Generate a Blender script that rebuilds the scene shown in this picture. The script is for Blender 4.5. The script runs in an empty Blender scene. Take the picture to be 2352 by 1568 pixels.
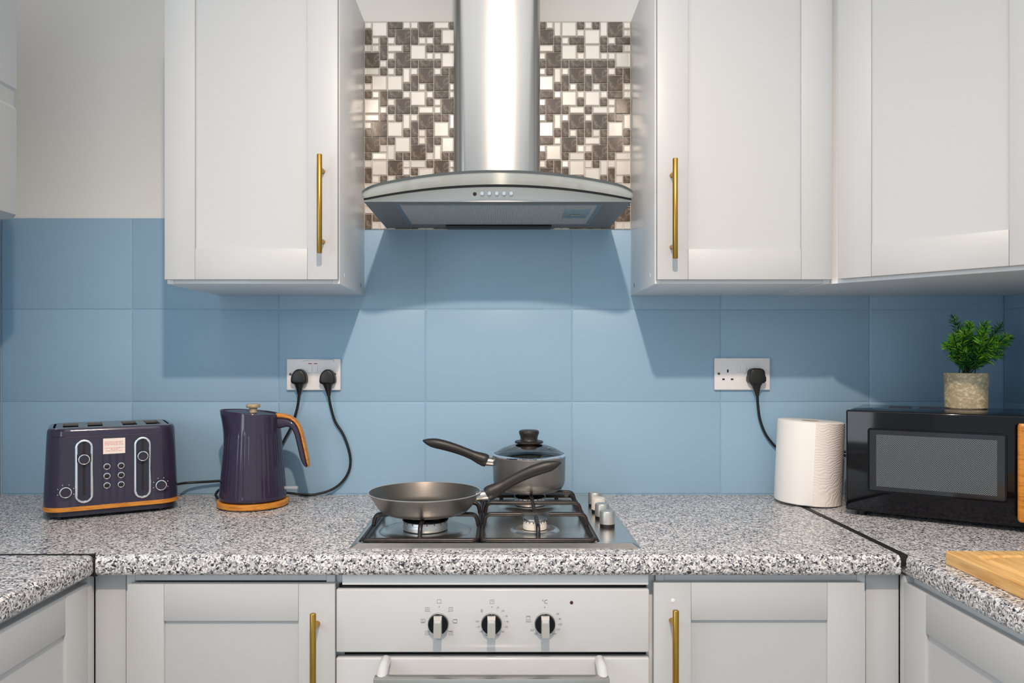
import bpy, bmesh, math, random
from mathutils import Vector, Matrix
random.seed(7)
S_ = bpy.context.scene
COL = S_.collection

# ------------------------------------------------------------------ camera, light, exposure
XWALL_L = -1.352
DIST, PXM, PX0, PY0, ZC = 1.97, 847.0, 1148.0, 827.0, 1.275
cam_d = bpy.data.cameras.new('camera')
cam_d.sensor_width = 36.0
cam_d.lens = 36.0 * PXM * DIST / 2352.0
cam_d.shift_x = (1176 - PX0) / 2352.0
cam_d.shift_y = (PY0 - 784) / 2352.0
cam_d.clip_start = 0.02
cam = bpy.data.objects.new('camera', cam_d)
cam.location = (0, -DIST, ZC)
cam.rotation_euler = (math.pi / 2, 0, 0)
COL.objects.link(cam)
S_.camera = cam

world = bpy.data.worlds.new('world')
world.use_nodes = True
world.node_tree.nodes['Background'].inputs[0].default_value = (0.80, 0.93, 1.0, 1)
world.node_tree.nodes['Background'].inputs[1].default_value = 0.84
S_.world = world

def light(name, kind, loc, energy, color, **kw):
    l = bpy.data.lights.new(name, kind)
    l.energy = energy
    l.color = color
    for k, v in kw.items():
        setattr(l, k, v)
    o = bpy.data.objects.new(name, l)
    o.location = loc
    COL.objects.link(o)
    return o

lamp = light('ceiling_spot_light', 'SPOT', (0.03, -1.97, 2.62), 140, (1.0, 0.80, 0.64), shadow_soft_size=0.03, spot_size=math.radians(100), spot_blend=1.0)
lamp.rotation_euler = (Vector((0.04, 0.0, 0.10)) - lamp.location).to_track_quat('-Z', 'Y').to_euler()
win = light('window_daylight', 'AREA', (XWALL_L + 0.03, -1.78, 1.50), 9, (0.80, 0.90, 1.0), shape='RECTANGLE', size=0.75, size_y=0.85)
win.rotation_euler = (math.radians(90), 0, math.radians(-90))
bounce = light('ceiling_bounce_fill', 'AREA', (0.0, -1.75, 2.66), 18, (0.98, 0.98, 1.0), shape='RECTANGLE', size=2.3, size_y=2.2)  # added soft fill imitating bounce off the ceiling, not a real fitting

S_.view_settings.view_transform = 'Standard'
S_.view_settings.look = 'None'
S_.view_settings.gamma = 1.0
S_.view_settings.use_curve_mapping = False
S_.view_settings.exposure = 0.0
try:
    S_.cycles.use_denoising = True
    S_.cycles.max_bounces = 8
    S_.cycles.sample_clamp_indirect = 6.0
except Exception:
    pass

# ------------------------------------------------------------------ helpers
def W(px, py, d):
    """world point seen at a photo pixel, d metres in front of the tiled wall"""
    k = DIST / (DIST - d)
    return Vector(((px - PX0) / (PXM * k), -d, ZC - (py - PY0) / (PXM * k)))

def lin(c):
    c = c / 255.0
    return c / 12.92 if c <= 0.04045 else ((c + 0.055) / 1.055) ** 2.4

def rgb(r, g, b):
    return (lin(r), lin(g), lin(b), 1.0)

def mat(name, color, rough=0.5, metal=0.0, spec=0.5, coat=0.0, **kw):
    m = bpy.data.materials.new(name)
    m.use_nodes = True
    b = m.node_tree.nodes['Principled BSDF']
    b.inputs['Base Color'].default_value = color
    b.inputs['Roughness'].default_value = rough
    b.inputs['Metallic'].default_value = metal
    b.inputs['Specular IOR Level'].default_value = spec
    b.inputs['Coat Weight'].default_value = coat
    b.inputs['Coat Roughness'].default_value = 0.05
    for k, v in kw.items():
        b.inputs[k].default_value = v
    return m

def nodes(m):
    nt = m.node_tree
    return nt, nt.nodes['Principled BSDF']

def add_bump(m, scale, strength, dist=0.001, detail=2.0, stretch=(1, 1, 1), coords='Object'):
    nt, b = nodes(m)
    tc = nt.nodes.new('ShaderNodeTexCoord')
    mp = nt.nodes.new('ShaderNodeMapping')
    mp.inputs['Scale'].default_value = stretch
    nz = nt.nodes.new('ShaderNodeTexNoise')
    nz.inputs['Scale'].default_value = scale
    nz.inputs['Detail'].default_value = detail
    bp = nt.nodes.new('ShaderNodeBump')
    bp.inputs['Strength'].default_value = strength
    bp.inputs['Distance'].default_value = dist
    nt.links.new(tc.outputs[coords], mp.inputs[0])
    nt.links.new(mp.outputs[0], nz.inputs['Vector'])
    nt.links.new(nz.outputs['Fac'], bp.inputs['Height'])
    nt.links.new(bp.outputs[0], b.inputs['Normal'])
    return nz

def ramp(nt, fac, stops, mode='LINEAR'):
    r = nt.nodes.new('ShaderNodeValToRGB')
    r.color_ramp.interpolation = mode
    e = r.color_ramp.elements
    e[0].position, e[0].color = stops[0]
    e[1].position, e[1].color = stops[1]
    for p, c in stops[2:]:
        n = e.new(p)
        n.color = c
    nt.links.new(fac, r.inputs[0])
    return r

def noise_color(m, stops, scale=10.0, detail=4.0, stretch=(1, 1, 1), rough_d=0.5, distort=0.0):
    nt, b = nodes(m)
    tc = nt.nodes.new('ShaderNodeTexCoord')
    mp = nt.nodes.new('ShaderNodeMapping')
    mp.inputs['Scale'].default_value = stretch
    nz = nt.nodes.new('ShaderNodeTexNoise')
    nz.inputs['Scale'].default_value = scale
    nz.inputs['Detail'].default_value = detail
    nz.inputs['Roughness'].default_value = rough_d
    nz.inputs['Distortion'].default_value = distort
    nt.links.new(tc.outputs['Object'], mp.inputs[0])
    nt.links.new(mp.outputs[0], nz.inputs['Vector'])
    r = ramp(nt, nz.outputs['Fac'], stops)
    nt.links.new(r.outputs[0], b.inputs['Base Color'])
    return m

# ------------------------------------------------------------------ materials
M = {}
M['white_door'] = mat('white_door', rgb(190, 192, 194), 0.42)
M['white_carcass'] = mat('white_carcass', rgb(226, 228, 230), 0.32)
M['plaster'] = mat('plaster', rgb(238, 236, 232), 0.85, spec=0.2)
add_bump(M['plaster'], 60, 0.08, 0.002)
M['tile_blue'] = mat('tile_blue', rgb(149, 181, 205), 0.36, spec=0.3)
add_bump(M['tile_blue'], 22, 0.05, 0.002, 3.0)
M['grout_blue'] = mat('grout_blue', rgb(146, 178, 202), 0.4)
M['grout_pale'] = mat('grout_pale', rgb(205, 198, 190), 0.6)
M['floor'] = mat('floor_vinyl', rgb(196, 192, 186), 0.4)
M['steel'] = mat('brushed_steel', (0.55, 0.52, 0.49, 1), 0.3, 1.0)
add_bump(M['steel'], 30, 0.10, 0.0006, 3.0, (60, 1, 1))
M['steel_v'] = mat('brushed_steel_upright', (0.42, 0.415, 0.405, 1), 0.185, 1.0, **{'Anisotropic': 0.93, 'Anisotropic Rotation': 0.25})
M['steel_hob'] = mat('hob_steel', (0.72, 0.68, 0.64, 1), 0.28, 1.0)
M['steel_front'] = mat('hood_steel', (0.50, 0.49, 0.475, 1), 0.32, 1.0)
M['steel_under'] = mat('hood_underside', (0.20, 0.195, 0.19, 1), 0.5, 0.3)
M['steel_warm'] = mat('toaster_steel', (0.42, 0.37, 0.33, 1), 0.3, 1.0)
M['steel_dark'] = mat('grey_steel', (0.34, 0.34, 0.34, 1), 0.36, 1.0)
M['chrome'] = mat('chrome', (0.85, 0.86, 0.88, 1), 0.08, 1.0)
M['alu'] = mat('cast_alloy', (0.72, 0.72, 0.71, 1), 0.42, 0.85)
M['enamel_pale'] = mat('enamel_pale', rgb(214, 208, 198), 0.4)
M['brass'] = mat('brushed_brass', (0.46, 0.27, 0.055, 1), 0.3, 1.0)
M['black_gloss'] = mat('black_gloss', rgb(9, 9, 14), 0.08, spec=0.32)
M['black_plastic'] = mat('black_plastic', rgb(22, 21, 21), 0.38)
M['black_matt'] = mat('black_matt', rgb(14, 14, 14), 0.6)
M['rubber'] = mat('black_rubber', rgb(18, 19, 22), 0.45)
M['bakelite'] = mat('bakelite', rgb(36, 32, 30), 0.42)
add_bump(M['bakelite'], 900, 0.12, 0.0004)
M['iron'] = mat('enamelled_iron', rgb(44, 36, 32), 0.36)
noise_color(M['iron'], [(0.45, rgb(20, 18, 18)), (0.70, rgb(52, 34, 24))], 120, 5)
M['purple'] = mat('plum_enamel', rgb(52, 45, 66), 0.11, spec=0.5)
M['purple_dark'] = mat('plum_dark', rgb(42, 38, 54), 0.3)
M['wood'] = mat('orange_wood', rgb(190, 120, 40), 0.35)
noise_color(M['wood'], [(0.3, rgb(168, 96, 24)), (0.55, rgb(214, 142, 52)), (0.75, rgb(188, 112, 34))], 26, 4, (1.2, 1.2, 9), 0.6, 0.6)
M['wood_pale'] = mat('pale_wood', rgb(186, 164, 130), 0.45)
noise_color(M['wood_pale'], [(0.3, rgb(150, 126, 96)), (0.7, rgb(204, 184, 150))], 60, 3, (1, 1, 4))
M['bamboo'] = mat('bamboo', rgb(226, 178, 112), 0.42)
noise_color(M['bamboo'], [(0.3, rgb(206, 152, 84)), (0.5, rgb(228, 182, 116)), (0.75, rgb(236, 196, 134))], 9, 4, (14, 1.2, 14), 0.55, 0.2)
M['gunmetal'] = mat('gunmetal_nonstick', (0.27, 0.255, 0.24, 1), 0.36, 0.85)
add_bump(M['gunmetal'], 1500, 0.12, 0.0003)
M['gunmetal_in'] = mat('dark_nonstick', (0.15, 0.135, 0.12, 1), 0.33, 0.8)
add_bump(M['gunmetal_in'], 1500, 0.2, 0.0004)
M['socket'] = mat('white_plastic', rgb(236, 232, 232), 0.3)
M['paper'] = mat('tissue_paper', rgb(243, 240, 236), 0.9, spec=0.1)
M['card'] = mat('cardboard', rgb(176, 150, 116), 0.85)
M['label_paper'] = mat('label_paper', rgb(238, 224, 214), 0.6)
M['red_ink'] = mat('red_ink', rgb(214, 120, 112), 0.6)
M['red_mark'] = mat('red_mark', rgb(150, 22, 40), 0.4)
M['grey_ink'] = mat('grey_ink', rgb(120, 120, 122), 0.6)
M['oven_white'] = mat('oven_white', rgb(202, 203, 205), 0.12)
M['knob_silver'] = mat('silver_paint', (0.50, 0.50, 0.48, 1), 0.4, 0.75)
M['grip_grey'] = mat('satin_grey', rgb(158, 158, 154), 0.4)
M['led_dark'] = mat('unlit_lamp', rgb(60, 26, 28), 0.2)
M['vent_dark'] = mat('vent_dark', rgb(52, 40, 54), 0.4)
M['clear_plastic'] = mat('clear_plastic', rgb(200, 206, 212), 0.12, **{'Transmission Weight': 0.55})
M['screw'] = mat('screw_bronze', rgb(92, 90, 66), 0.4, 0.6)
M['soil'] = mat('moss', rgb(40, 46, 26), 0.9)

def mk_embossed():
    m = mat('embossed_paper', rgb(240, 232, 226), 0.9, spec=0.1)
    nt, b = nodes(m)
    tc = nt.nodes.new('ShaderNodeTexCoord')
    wv = nt.nodes.new('ShaderNodeTexWave')
    wv.wave_type = 'RINGS'
    wv.inputs['Scale'].default_value = 58
    wv.inputs['Distortion'].default_value = 9
    wv.inputs['Detail'].default_value = 1.0
    wv.inputs['Detail Scale'].default_value = 0.8
    bp = nt.nodes.new('ShaderNodeBump')
    bp.inputs['Strength'].default_value = 0.3
    bp.inputs['Distance'].default_value = 0.002
    nt.links.new(tc.outputs['Object'], wv.inputs['Vector'])
    nt.links.new(wv.outputs['Fac'], bp.inputs['Height'])
    nt.links.new(bp.outputs[0], b.inputs['Normal'])
    return m
M['paper_embossed'] = mk_embossed()

def mk_granite():
    m = mat('speckled_laminate', rgb(170, 168, 168), 0.3, spec=0.5)
    nt, b = nodes(m)
    tc = nt.nodes.new('ShaderNodeTexCoord')
    nz = nt.nodes.new('ShaderNodeTexNoise')
    nz.inputs['Scale'].default_value = 160
    nz.inputs['Detail'].default_value = 2
    mx = nt.nodes.new('ShaderNodeVectorMath')
    mx.operation = 'SCALE'
    mx.inputs['Scale'].default_value = 0.010
    ad = nt.nodes.new('ShaderNodeVectorMath')
    ad.operation = 'ADD'
    nt.links.new(tc.outputs['Object'], nz.inputs['Vector'])
    nt.links.new(nz.outputs['Color'], mx.inputs[0])
    nt.links.new(tc.outputs['Object'], ad.inputs[0])
    nt.links.new(mx.outputs[0], ad.inputs[1])
    vo = nt.nodes.new('ShaderNodeTexVoronoi')
    vo.inputs['Scale'].default_value = 330
    nt.links.new(ad.outputs[0], vo.inputs['Vector'])
    sp = nt.nodes.new('ShaderNodeSeparateColor')
    nt.links.new(vo.outputs['Color'], sp.inputs[0])
    r = ramp(nt, sp.outputs[0], [(0.0, rgb(42, 42, 48)), (0.13, rgb(104, 102, 106)), (0.26, rgb(158, 157, 160)), (0.50, rgb(196, 195, 198)), (0.74, rgb(232, 229, 226))], 'CONSTANT')
    nt.links.new(r.outputs[0], b.inputs['Base Color'])
    return m
M['granite'] = mk_granite()

def mk_mosaic_dark():
    m = mat('mosaic_dark', rgb(96, 84, 74), 0.12, spec=0.5)
    noise_color(m, [(0.40, rgb(88, 76, 66)), (0.50, rgb(104, 92, 82)), (0.535, rgb(142, 130, 118)), (0.56, rgb(98, 86, 76))], 26, 5, (1, 1, 1), 0.6, 1.2)
    return m
M['mosaic_dark'] = mk_mosaic_dark()
M['mosaic_light'] = mat('mosaic_pearl', rgb(228, 222, 214), 0.16, 0.25, coat=0.3)

def mk_pot():
    m = mat('mottled_pot', rgb(176, 158, 128), 0.7)
    noise_color(m, [(0.40, rgb(182, 166, 132)), (0.52, rgb(200, 182, 148)), (0.60, rgb(238, 220, 186))], 75, 6, (1, 1, 1.6), 0.7, 0.8)
    return m
M['pot'] = mk_pot()

def mk_leaf(dark, midc, light):
    m = mat('leaf', midc, 0.45)
    nt, b = nodes(m)
    g = nt.nodes.new('ShaderNodeNewGeometry')
    r = ramp(nt, g.outputs['Random Per Island'], [(0.0, dark), (0.5, midc), (1.0, light)])
    nt.links.new(r.outputs[0], b.inputs['Base Color'])
    return m
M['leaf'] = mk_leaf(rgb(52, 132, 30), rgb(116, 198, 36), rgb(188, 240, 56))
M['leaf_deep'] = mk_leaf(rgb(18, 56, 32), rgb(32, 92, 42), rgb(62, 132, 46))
M['stem'] = mat('stem', rgb(34, 60, 30), 0.6)

def mk_thin(name, tint, color):
    """pale glass sheet: clear, light-passing and glossy in parts"""
    m = bpy.data.materials.new(name)
    m.use_nodes = True
    nt = m.node_tree
    b = nt.nodes['Principled BSDF']
    b.inputs['Base Color'].default_value = color
    b.inputs['Roughness'].default_value = 0.08
    b.inputs['Specular IOR Level'].default_value = 0.7
    t = nt.nodes.new('ShaderNodeBsdfTransparent')
    t.inputs[0].default_value = tint
    l = nt.nodes.new('ShaderNodeBsdfTranslucent')
    l.inputs[0].default_value = color
    m1 = nt.nodes.new('ShaderNodeMixShader')
    m1.inputs[0].default_value = 0.65
    m2 = nt.nodes.new('ShaderNodeMixShader')
    m2.inputs[0].default_value = 0.30
    nt.links.new(b.outputs[0], m1.inputs[1])
    nt.links.new(l.outputs[0], m1.inputs[2])
    nt.links.new(m1.outputs[0], m2.inputs[1])
    nt.links.new(t.outputs[0], m2.inputs[2])
    nt.links.new(m2.outputs[0], nt.nodes['Material Output'].inputs[0])
    return m
M['hood_glass'] = mk_thin('hood_glass', (0.86, 0.9, 0.9, 1), rgb(226, 230, 228))
M['glass_edge'] = mat('glass_edge', rgb(74, 80, 80), 0.12)

def mk_lid_glass():
    m = bpy.data.materials.new('lid_glass')
    m.use_nodes = True
    nt = m.node_tree
    t = nt.nodes.new('ShaderNodeBsdfTransparent')
    t.inputs[0].default_value = (0.93, 0.95, 0.94, 1)
    g = nt.nodes.new('ShaderNodeBsdfGlossy')
    g.inputs['Roughness'].default_value = 0.04
    lw = nt.nodes.new('ShaderNodeLayerWeight')
    lw.inputs[0].default_value = 0.42
    mx = nt.nodes.new('ShaderNodeMixShader')
    ad = nt.nodes.new('ShaderNodeMath')
    ad.operation = 'ADD'
    ad.use_clamp = True
    ad.inputs[1].default_value = 0.12
    nt.links.new(lw.outputs['Fresnel'], ad.inputs[0])
    nt.links.new(ad.outputs[0], mx.inputs[0])
    nt.links.new(t.outputs[0], mx.inputs[1])
    nt.links.new(g.outputs[0], mx.inputs[2])
    nt.links.new(mx.outputs[0], nt.nodes['Material Output'].inputs[0])
    return m
M['lid_glass'] = mk_lid_glass()

def mk_filter():
    m = mat('filter_mesh', (0.5, 0.5, 0.5, 1), 0.55, 0.35)
    nt, b = nodes(m)
    tc = nt.nodes.new('ShaderNodeTexCoord')
    wv = nt.nodes.new('ShaderNodeTexWave')
    wv.inputs['Scale'].default_value = 85
    bp = nt.nodes.new('ShaderNodeBump')
    bp.inputs['Strength'].default_value = 0.5
    bp.inputs['Distance'].default_value = 0.001
    r = ramp(nt, wv.outputs['Fac'], [(0.2, (0.36, 0.35, 0.34, 1)), (0.7, (0.58, 0.56, 0.54, 1))])
    nt.links.new(tc.outputs['Object'], wv.inputs['Vector'])
    nt.links.new(wv.outputs['Fac'], bp.inputs['Height'])
    nt.links.new(bp.outputs[0], b.inputs['Normal'])
    nt.links.new(r.outputs[0], b.inputs['Base Color'])
    return m
M['filter'] = mk_filter()

def mk_screen():
    m = mat('perforated_screen', rgb(30, 32, 36), 0.25)
    nt, b = nodes(m)
    tc = nt.nodes.new('ShaderNodeTexCoord')
    mp = nt.nodes.new('ShaderNodeMapping')
    mp.inputs['Rotation'].default_value = (math.radians(90), 0, math.radians(0))
    mp2 = nt.nodes.new('ShaderNodeMapping')
    mp2.inputs['Rotation'].default_value = (0, 0, math.radians(45))
    vo = nt.nodes.new('ShaderNodeTexVoronoi')
    vo.voronoi_dimensions = '2D'
    vo.inputs['Scale'].default_value = 330
    vo.inputs['Randomness'].default_value = 0.0
    nt.links.new(tc.outputs['Object'], mp.inputs[0])
    nt.links.new(mp.outputs[0], mp2.inputs[0])
    nt.links.new(mp2.outputs[0], vo.inputs['Vector'])
    r = ramp(nt, vo.outputs['Distance'], [(0.0, rgb(112, 120, 124)), (0.36, rgb(104, 112, 116)), (0.46, rgb(26, 28, 32))])
    nt.links.new(r.outputs[0], b.inputs['Base Color'])
    return m
M['screen'] = mk_screen()
M['dark_glass'] = mat('smoked_window', rgb(38, 40, 46), 0.08)

# ------------------------------------------------------------------ mesh helpers
def finish(bm, name, m, parent=None, smooth=35, shift=True):
    bmesh.ops.recalc_face_normals(bm, faces=bm.faces)
    if parent is not None and shift:
        p, off = parent, Vector((0, 0, 0))
        while p is not None:
            off += Vector(p.location)
            p = p.parent
        bmesh.ops.translate(bm, vec=-off, verts=bm.verts)
    me = bpy.data.meshes.new(name)
    bm.to_mesh(me)
    bm.free()
    if smooth:
        me.shade_smooth()
        me.set_sharp_from_angle(angle=math.radians(smooth))
    mats = m if isinstance(m, (list, tuple)) else [m]
    for x in mats:
        me.materials.append(x)
    o = bpy.data.objects.new(name, me)
    COL.objects.link(o)
    if parent is not None:
        o.parent = parent
    if name in STUFF_NAMES:
        o['kind'] = 'stuff'
    return o

STUFF_NAMES = ('dial_marks', 'sticker_print', 'flame_port')
def tag(o, label=None, cat=None, group=None, kind=None):
    if label: o['label'] = label
    if cat: o['category'] = cat
    if group: o['group'] = group
    if kind: o['kind'] = kind
    return o

def thing(name, label, cat, loc=(0, 0, 0), rz=0.0, group=None):
    o = bpy.data.objects.new(name, None)
    o.empty_display_size = 0.05
    o.location = loc
    o.rotation_euler = (0, 0, rz)
    COL.objects.link(o)
    return tag(o, label, cat, group)

def box(bm, x0, x1, y0, y1, z0, z1, bev=0.0, seg=2):
    g = bmesh.ops.create_cube(bm, size=1.0)
    vs = g['verts']
    for v in vs:
        v.co = Vector(((x0 + x1) / 2 + v.co.x * (x1 - x0), (y0 + y1) / 2 + v.co.y * (y1 - y0), (z0 + z1) / 2 + v.co.z * (z1 - z0)))
    if bev > 0:
        es = list({e for v in vs for e in v.link_edges})
        bmesh.ops.bevel(bm, geom=es, offset=bev, segments=seg, affect='EDGES', profile=0.5)
    return bm

def B(*a, **k):
    return box(bmesh.new(), *a, **k)

def loft(bm, rings, cap0=True, cap1=True, closed=True, mi=0):
    vr = [[bm.verts.new(p) for p in r] for r in rings]
    n = len(rings[0])
    for a, b in zip(vr[:-1], vr[1:]):
        for i in range(n if closed else n - 1):
            j = (i + 1) % n
            try:
                f = bm.faces.new((a[i], a[j], b[j], b[i]))
                f.material_index = mi
            except ValueError:
                pass
    if cap0:
        f = bm.faces.new(list(reversed(vr[0]))); f.material_index = mi
    if cap1:
        f = bm.faces.new(vr[-1]); f.material_index = mi
    return bm

def lathe(bm, prof, c=(0, 0, 0), n=48, cap0=True, cap1=True, mi=0):
    rings = [[(c[0] + r * math.cos(2 * math.pi * i / n), c[1] + r * math.sin(2 * math.pi * i / n), c[2] + z) for i in range(n)] for r, z in prof]
    return loft(bm, rings, cap0, cap1, True, mi)

def lathe_y(bm, prof, c, n=32, cap0=True, cap1=True):
    """turned about an axis along y; prof = (radius, distance towards the viewer)"""
    rings = [[(c[0] + r * math.cos(2 * math.pi * i / n), c[1] - t, c[2] + r * math.sin(2 * math.pi * i / n)) for i in range(n)] for r, t in prof]
    return loft(bm, rings, cap0, cap1)

def rrect(w, d, r, n=6, cx=0.0, cy=0.0):
    pts = []
    for sx, sy, a0 in ((1, 1, 0), (-1, 1, 90), (-1, -1, 180), (1, -1, 270)):
        for i in range(n + 1):
            a = math.radians(a0 + 90.0 * i / n)
            pts.append((cx + sx * (w / 2 - r) + r * math.cos(a), cy + sy * (d / 2 - r) + r * math.sin(a)))
    return pts

def smooth_path(pts, sub=8):
    P = [Vector(p) for p in pts]
    out = []
    for i in range(len(P) - 1):
        p0, p1, p2, p3 = P[max(i - 1, 0)], P[i], P[i + 1], P[min(i + 2, len(P) - 1)]
        for s in range(sub):
            t = s / sub
            out.append(0.5 * ((2 * p1) + (p2 - p0) * t + (2 * p0 - 5 * p1 + 4 * p2 - p3) * t * t + (3 * p1 - p0 - 3 * p2 + p3) * t ** 3))
    out.append(P[-1])
    return out

def tube(bm, pts, rad, n=10, up=None, flat=1.0):
    P = [Vector(p) for p in pts]
    N = len(P)
    rads = rad if isinstance(rad, (list, tuple)) else [rad] * N
    rings = []
    ref = Vector(up) if up else None
    prev = None
    for i in range(N):
        t = (P[min(i + 1, N - 1)] - P[max(i - 1, 0)]).normalized()
        if ref is not None:
            u = (ref - t * ref.dot(t)).normalized()
        elif prev is None:
            a = Vector((0, 0, 1)) if abs(t.z) < 0.9 else Vector((0, 1, 0))
            u = (a - t * a.dot(t)).normalized()
        else:
            u = (prev - t * prev.dot(t)).normalized()
        prev = u
        v = t.cross(u)
        r = rads[i]
        rings.append([P[i] + u * (r * math.cos(2 * math.pi * k / n)) + v * (r * flat * math.sin(2 * math.pi * k / n)) for k in range(n)])
    return loft(bm, rings)

def bent(pts, r=0.01, n=5):
    """polyline with its corners rounded"""
    P = [Vector(p) for p in pts]
    out = [P[0]]
    for i in range(1, len(P) - 1):
        a, b, c = P[i - 1], P[i], P[i + 1]
        u, v = (a - b), (c - b)
        rr = min(r, u.length * 0.49, v.length * 0.49)
        s, e = b + u.normalized() * rr, b + v.normalized() * rr
        for k in range(n + 1):
            t = k / n
            out.append(s * (1 - t) ** 2 + b * 2 * t * (1 - t) + e * t * t)
    out.append(P[-1])
    return out

def prism_y(bm, outline, y0, y1, bev=0.0, scale_c=None):
    """outline of (x, z) points, back at y0, front at y1 (y1 < y0), front edge eased"""
    cx = sum(p[0] for p in outline) / len(outline)
    cz = sum(p[1] for p in outline) / len(outline)
    def ring(y, s):
        return [(cx + (x - cx) * s, y, cz + (z - cz) * s) for x, z in outline]
    R = max(max(abs(x - cx), abs(z - cz)) for x, z in outline)
    rings = [ring(y0, 1.0)]
    if bev > 0:
        for k in range(4):
            a = math.pi / 2 * k / 3
            rings.append(ring(y1 + bev * (1 - math.sin(a)), (R - bev * (1 - math.cos(a))) / R))
    else:
        rings.append(ring(y1, 1.0))
    return loft(bm, rings)

def text_bm(bm, s, size, at, align='CENTER'):
    """flat lettering in the xz plane facing -y"""
    cu = bpy.data.curves.new('lettering', 'FONT')
    cu.body = s
    cu.size = size
    cu.align_x = align
    cu.align_y = 'CENTER'
    cu.resolution_u = 2
    o = bpy.data.objects.new('lettering', cu)
    COL.objects.link(o)
    me = bpy.data.meshes.new_from_object(o.evaluated_get(bpy.context.evaluated_depsgraph_get()))
    t = bmesh.new()
    t.from_mesh(me)
    mp = {}
    for v in t.verts:
        mp[v.index] = bm.verts.new((at[0] + v.co.x, at[1], at[2] + v.co.y))
    for f in t.faces:
        try:
            bm.faces.new([mp[v.index] for v in f.verts])
        except ValueError:
            pass
    t.free()
    bpy.data.objects.remove(o)
    bpy.data.meshes.remove(me)
    bpy.data.curves.remove(cu)
    return bm

def frame_xz(bm, cx, cz, w, h, t, y):
    for x0, x1, z0, z1 in ((cx - w / 2, cx + w / 2, cz + h / 2 - t, cz + h / 2), (cx - w / 2, cx + w / 2, cz - h / 2, cz - h / 2 + t),
                           (cx - w / 2, cx - w / 2 + t, cz - h / 2, cz + h / 2), (cx + w / 2 - t, cx + w / 2, cz - h / 2, cz + h / 2)):
        quad_xz(bm, x0, x1, z0, z1, y)

def quad_xz(bm, x0, x1, z0, z1, y):
    bm.faces.new([bm.verts.new(p) for p in ((x0, y, z0), (x1, y, z0), (x1, y, z1), (x0, y, z1))])

def disc_xz(bm, cx, cz, r, y, n=12):
    bm.faces.new([bm.verts.new((cx + r * math.cos(2 * math.pi * i / n), y, cz + r * math.sin(2 * math.pi * i / n))) for i in range(n)])

# ------------------------------------------------------------------ the room
XL, XR, ZCEIL, YF = -1.352, 1.367, 2.68, -3.7
ZT = 0.910                                                # worktop height
wall_back = finish(B(XL - 0.1, XR + 0.1, 0.006, 0.12, 0, ZCEIL), 'wall_back', M['plaster'])
tag(wall_back, kind='structure')
wall_left = tag(finish(B(XL - 0.12, XL - 0.006, YF, 0.006, 0, ZCEIL), 'wall_left', M['plaster']), kind='structure')
wall_right = tag(finish(B(XR + 0.006, XR + 0.12, YF, 0.006, 0, ZCEIL), 'wall_right', M['plaster']), kind='structure')
tag(finish(B(XL - 0.12, XR + 0.12, YF, 0.12, -0.05, 0), 'floor', M['floor']), kind='structure')
tag(finish(B(XL - 0.12, XR + 0.12, YF, 0.12, ZCEIL, ZCEIL + 0.05), 'ceiling', M['plaster']), kind='structure')

# painted wall tiles
joint_x = [XL + 0.001] + [(p - PX0) / PXM for p in (303.4, 640.2, 977.2, 1314.0, 1655.8, 1997.7)] + [XR - 0.001]
joint_z = [0.912, 1.1618, 1.4125, 1.661]
finish(B(XL, XR, 0.0014, 0.006, 0.90, 1.660), 'grout', M['grout_blue'], wall_back)
G = 0.0006
for r in range(3):
    for c in range(len(joint_x) - 1):
        dy = random.uniform(-0.0003, 0.0003)
        bm = B(joint_x[c] + G, joint_x[c + 1] - G, 0.0 + dy, 0.0055, joint_z[r] + G, joint_z[r + 1] - G, 0.0026, 3)
        finish(bm, 'wall_tile', M['tile_blue'], wall_back, 50)
finish(B(XR + 0.0014, XR + 0.006, -1.2, 0.0, 0.90, 1.660), 'grout', M['grout_blue'], wall_right)
for r in range(3):
    for c in range(3):
        bm = B(XR, XR + 0.0055, -0.40 * (c + 1) + G, -0.40 * c - G, joint_z[r] + G, joint_z[r + 1] - G, 0.0012, 2)
        finish(bm, 'wall_tile', M['tile_blue'], wall_right, 50)

finish(B(XL - 0.006, XL - 0.0014, -1.2, 0.0, 0.90, 1.660), 'grout', M['grout_blue'], wall_left)
for r in range(3):
    for c in range(3):
        bm = B(XL - 0.0055, XL, -0.40 * (c + 1) + G, -0.40 * c - G, joint_z[r] + G, joint_z[r + 1] - G, 0.0012, 2)
        finish(bm, 'wall_tile', M['tile_blue'], wall_left, 50)
# mosaic sheet above the hob: modules of 3 x 3 units read off the photograph, capital letter = dark tile
MOS_L = {
 (0,0):'abb/Cbb/CdE', (0,1):'AAb/CDD/eDD', (0,2):'aBB/CBB/Cde', (0,3):'aaB/Cdd/Edd',
 (1,0):'abC/DDC/DDe', (1,1):'aaB/cDD/EDD', (1,2):'aaB/aac/DEE', (1,3):'AAb/cdd/Edd',
 (2,0):'aaB/Cdd/edd', (2,1):'aBc/ddc/ddE', (2,2):'aBB/CBB/CdE', (2,3):'aBC/DDC/DDe',
 (3,0):'AbC/ddC/dde', (3,1):'AAb/cDD/EDD', (3,2):'aab/aaC/Dee', (3,3):'AAb/cDD/eDD',
 (4,0):'aaB/cDD/EDD', (4,1):'aBc/ddc/ddE', (4,2):'aBB/CBB/CdE', (4,3):'ABc/ddc/ddE',
 (5,0):'AAB/AAc/Dee', (5,1):'Abb/cbb/cDE', (5,2):'AbC/DDC/DDe', (5,3):'Abb/cbb/cDE',
 (6,0):'abb/Cbb/CdE', (6,1):'AAb/AAc/dEE', (6,2):'aaB/Cdd/edd', (6,3):'AAb/AAc/dEE',
 (7,0):'abb/cbb/cDE', (8,0):'aab/CDD/Cef',
}
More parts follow.
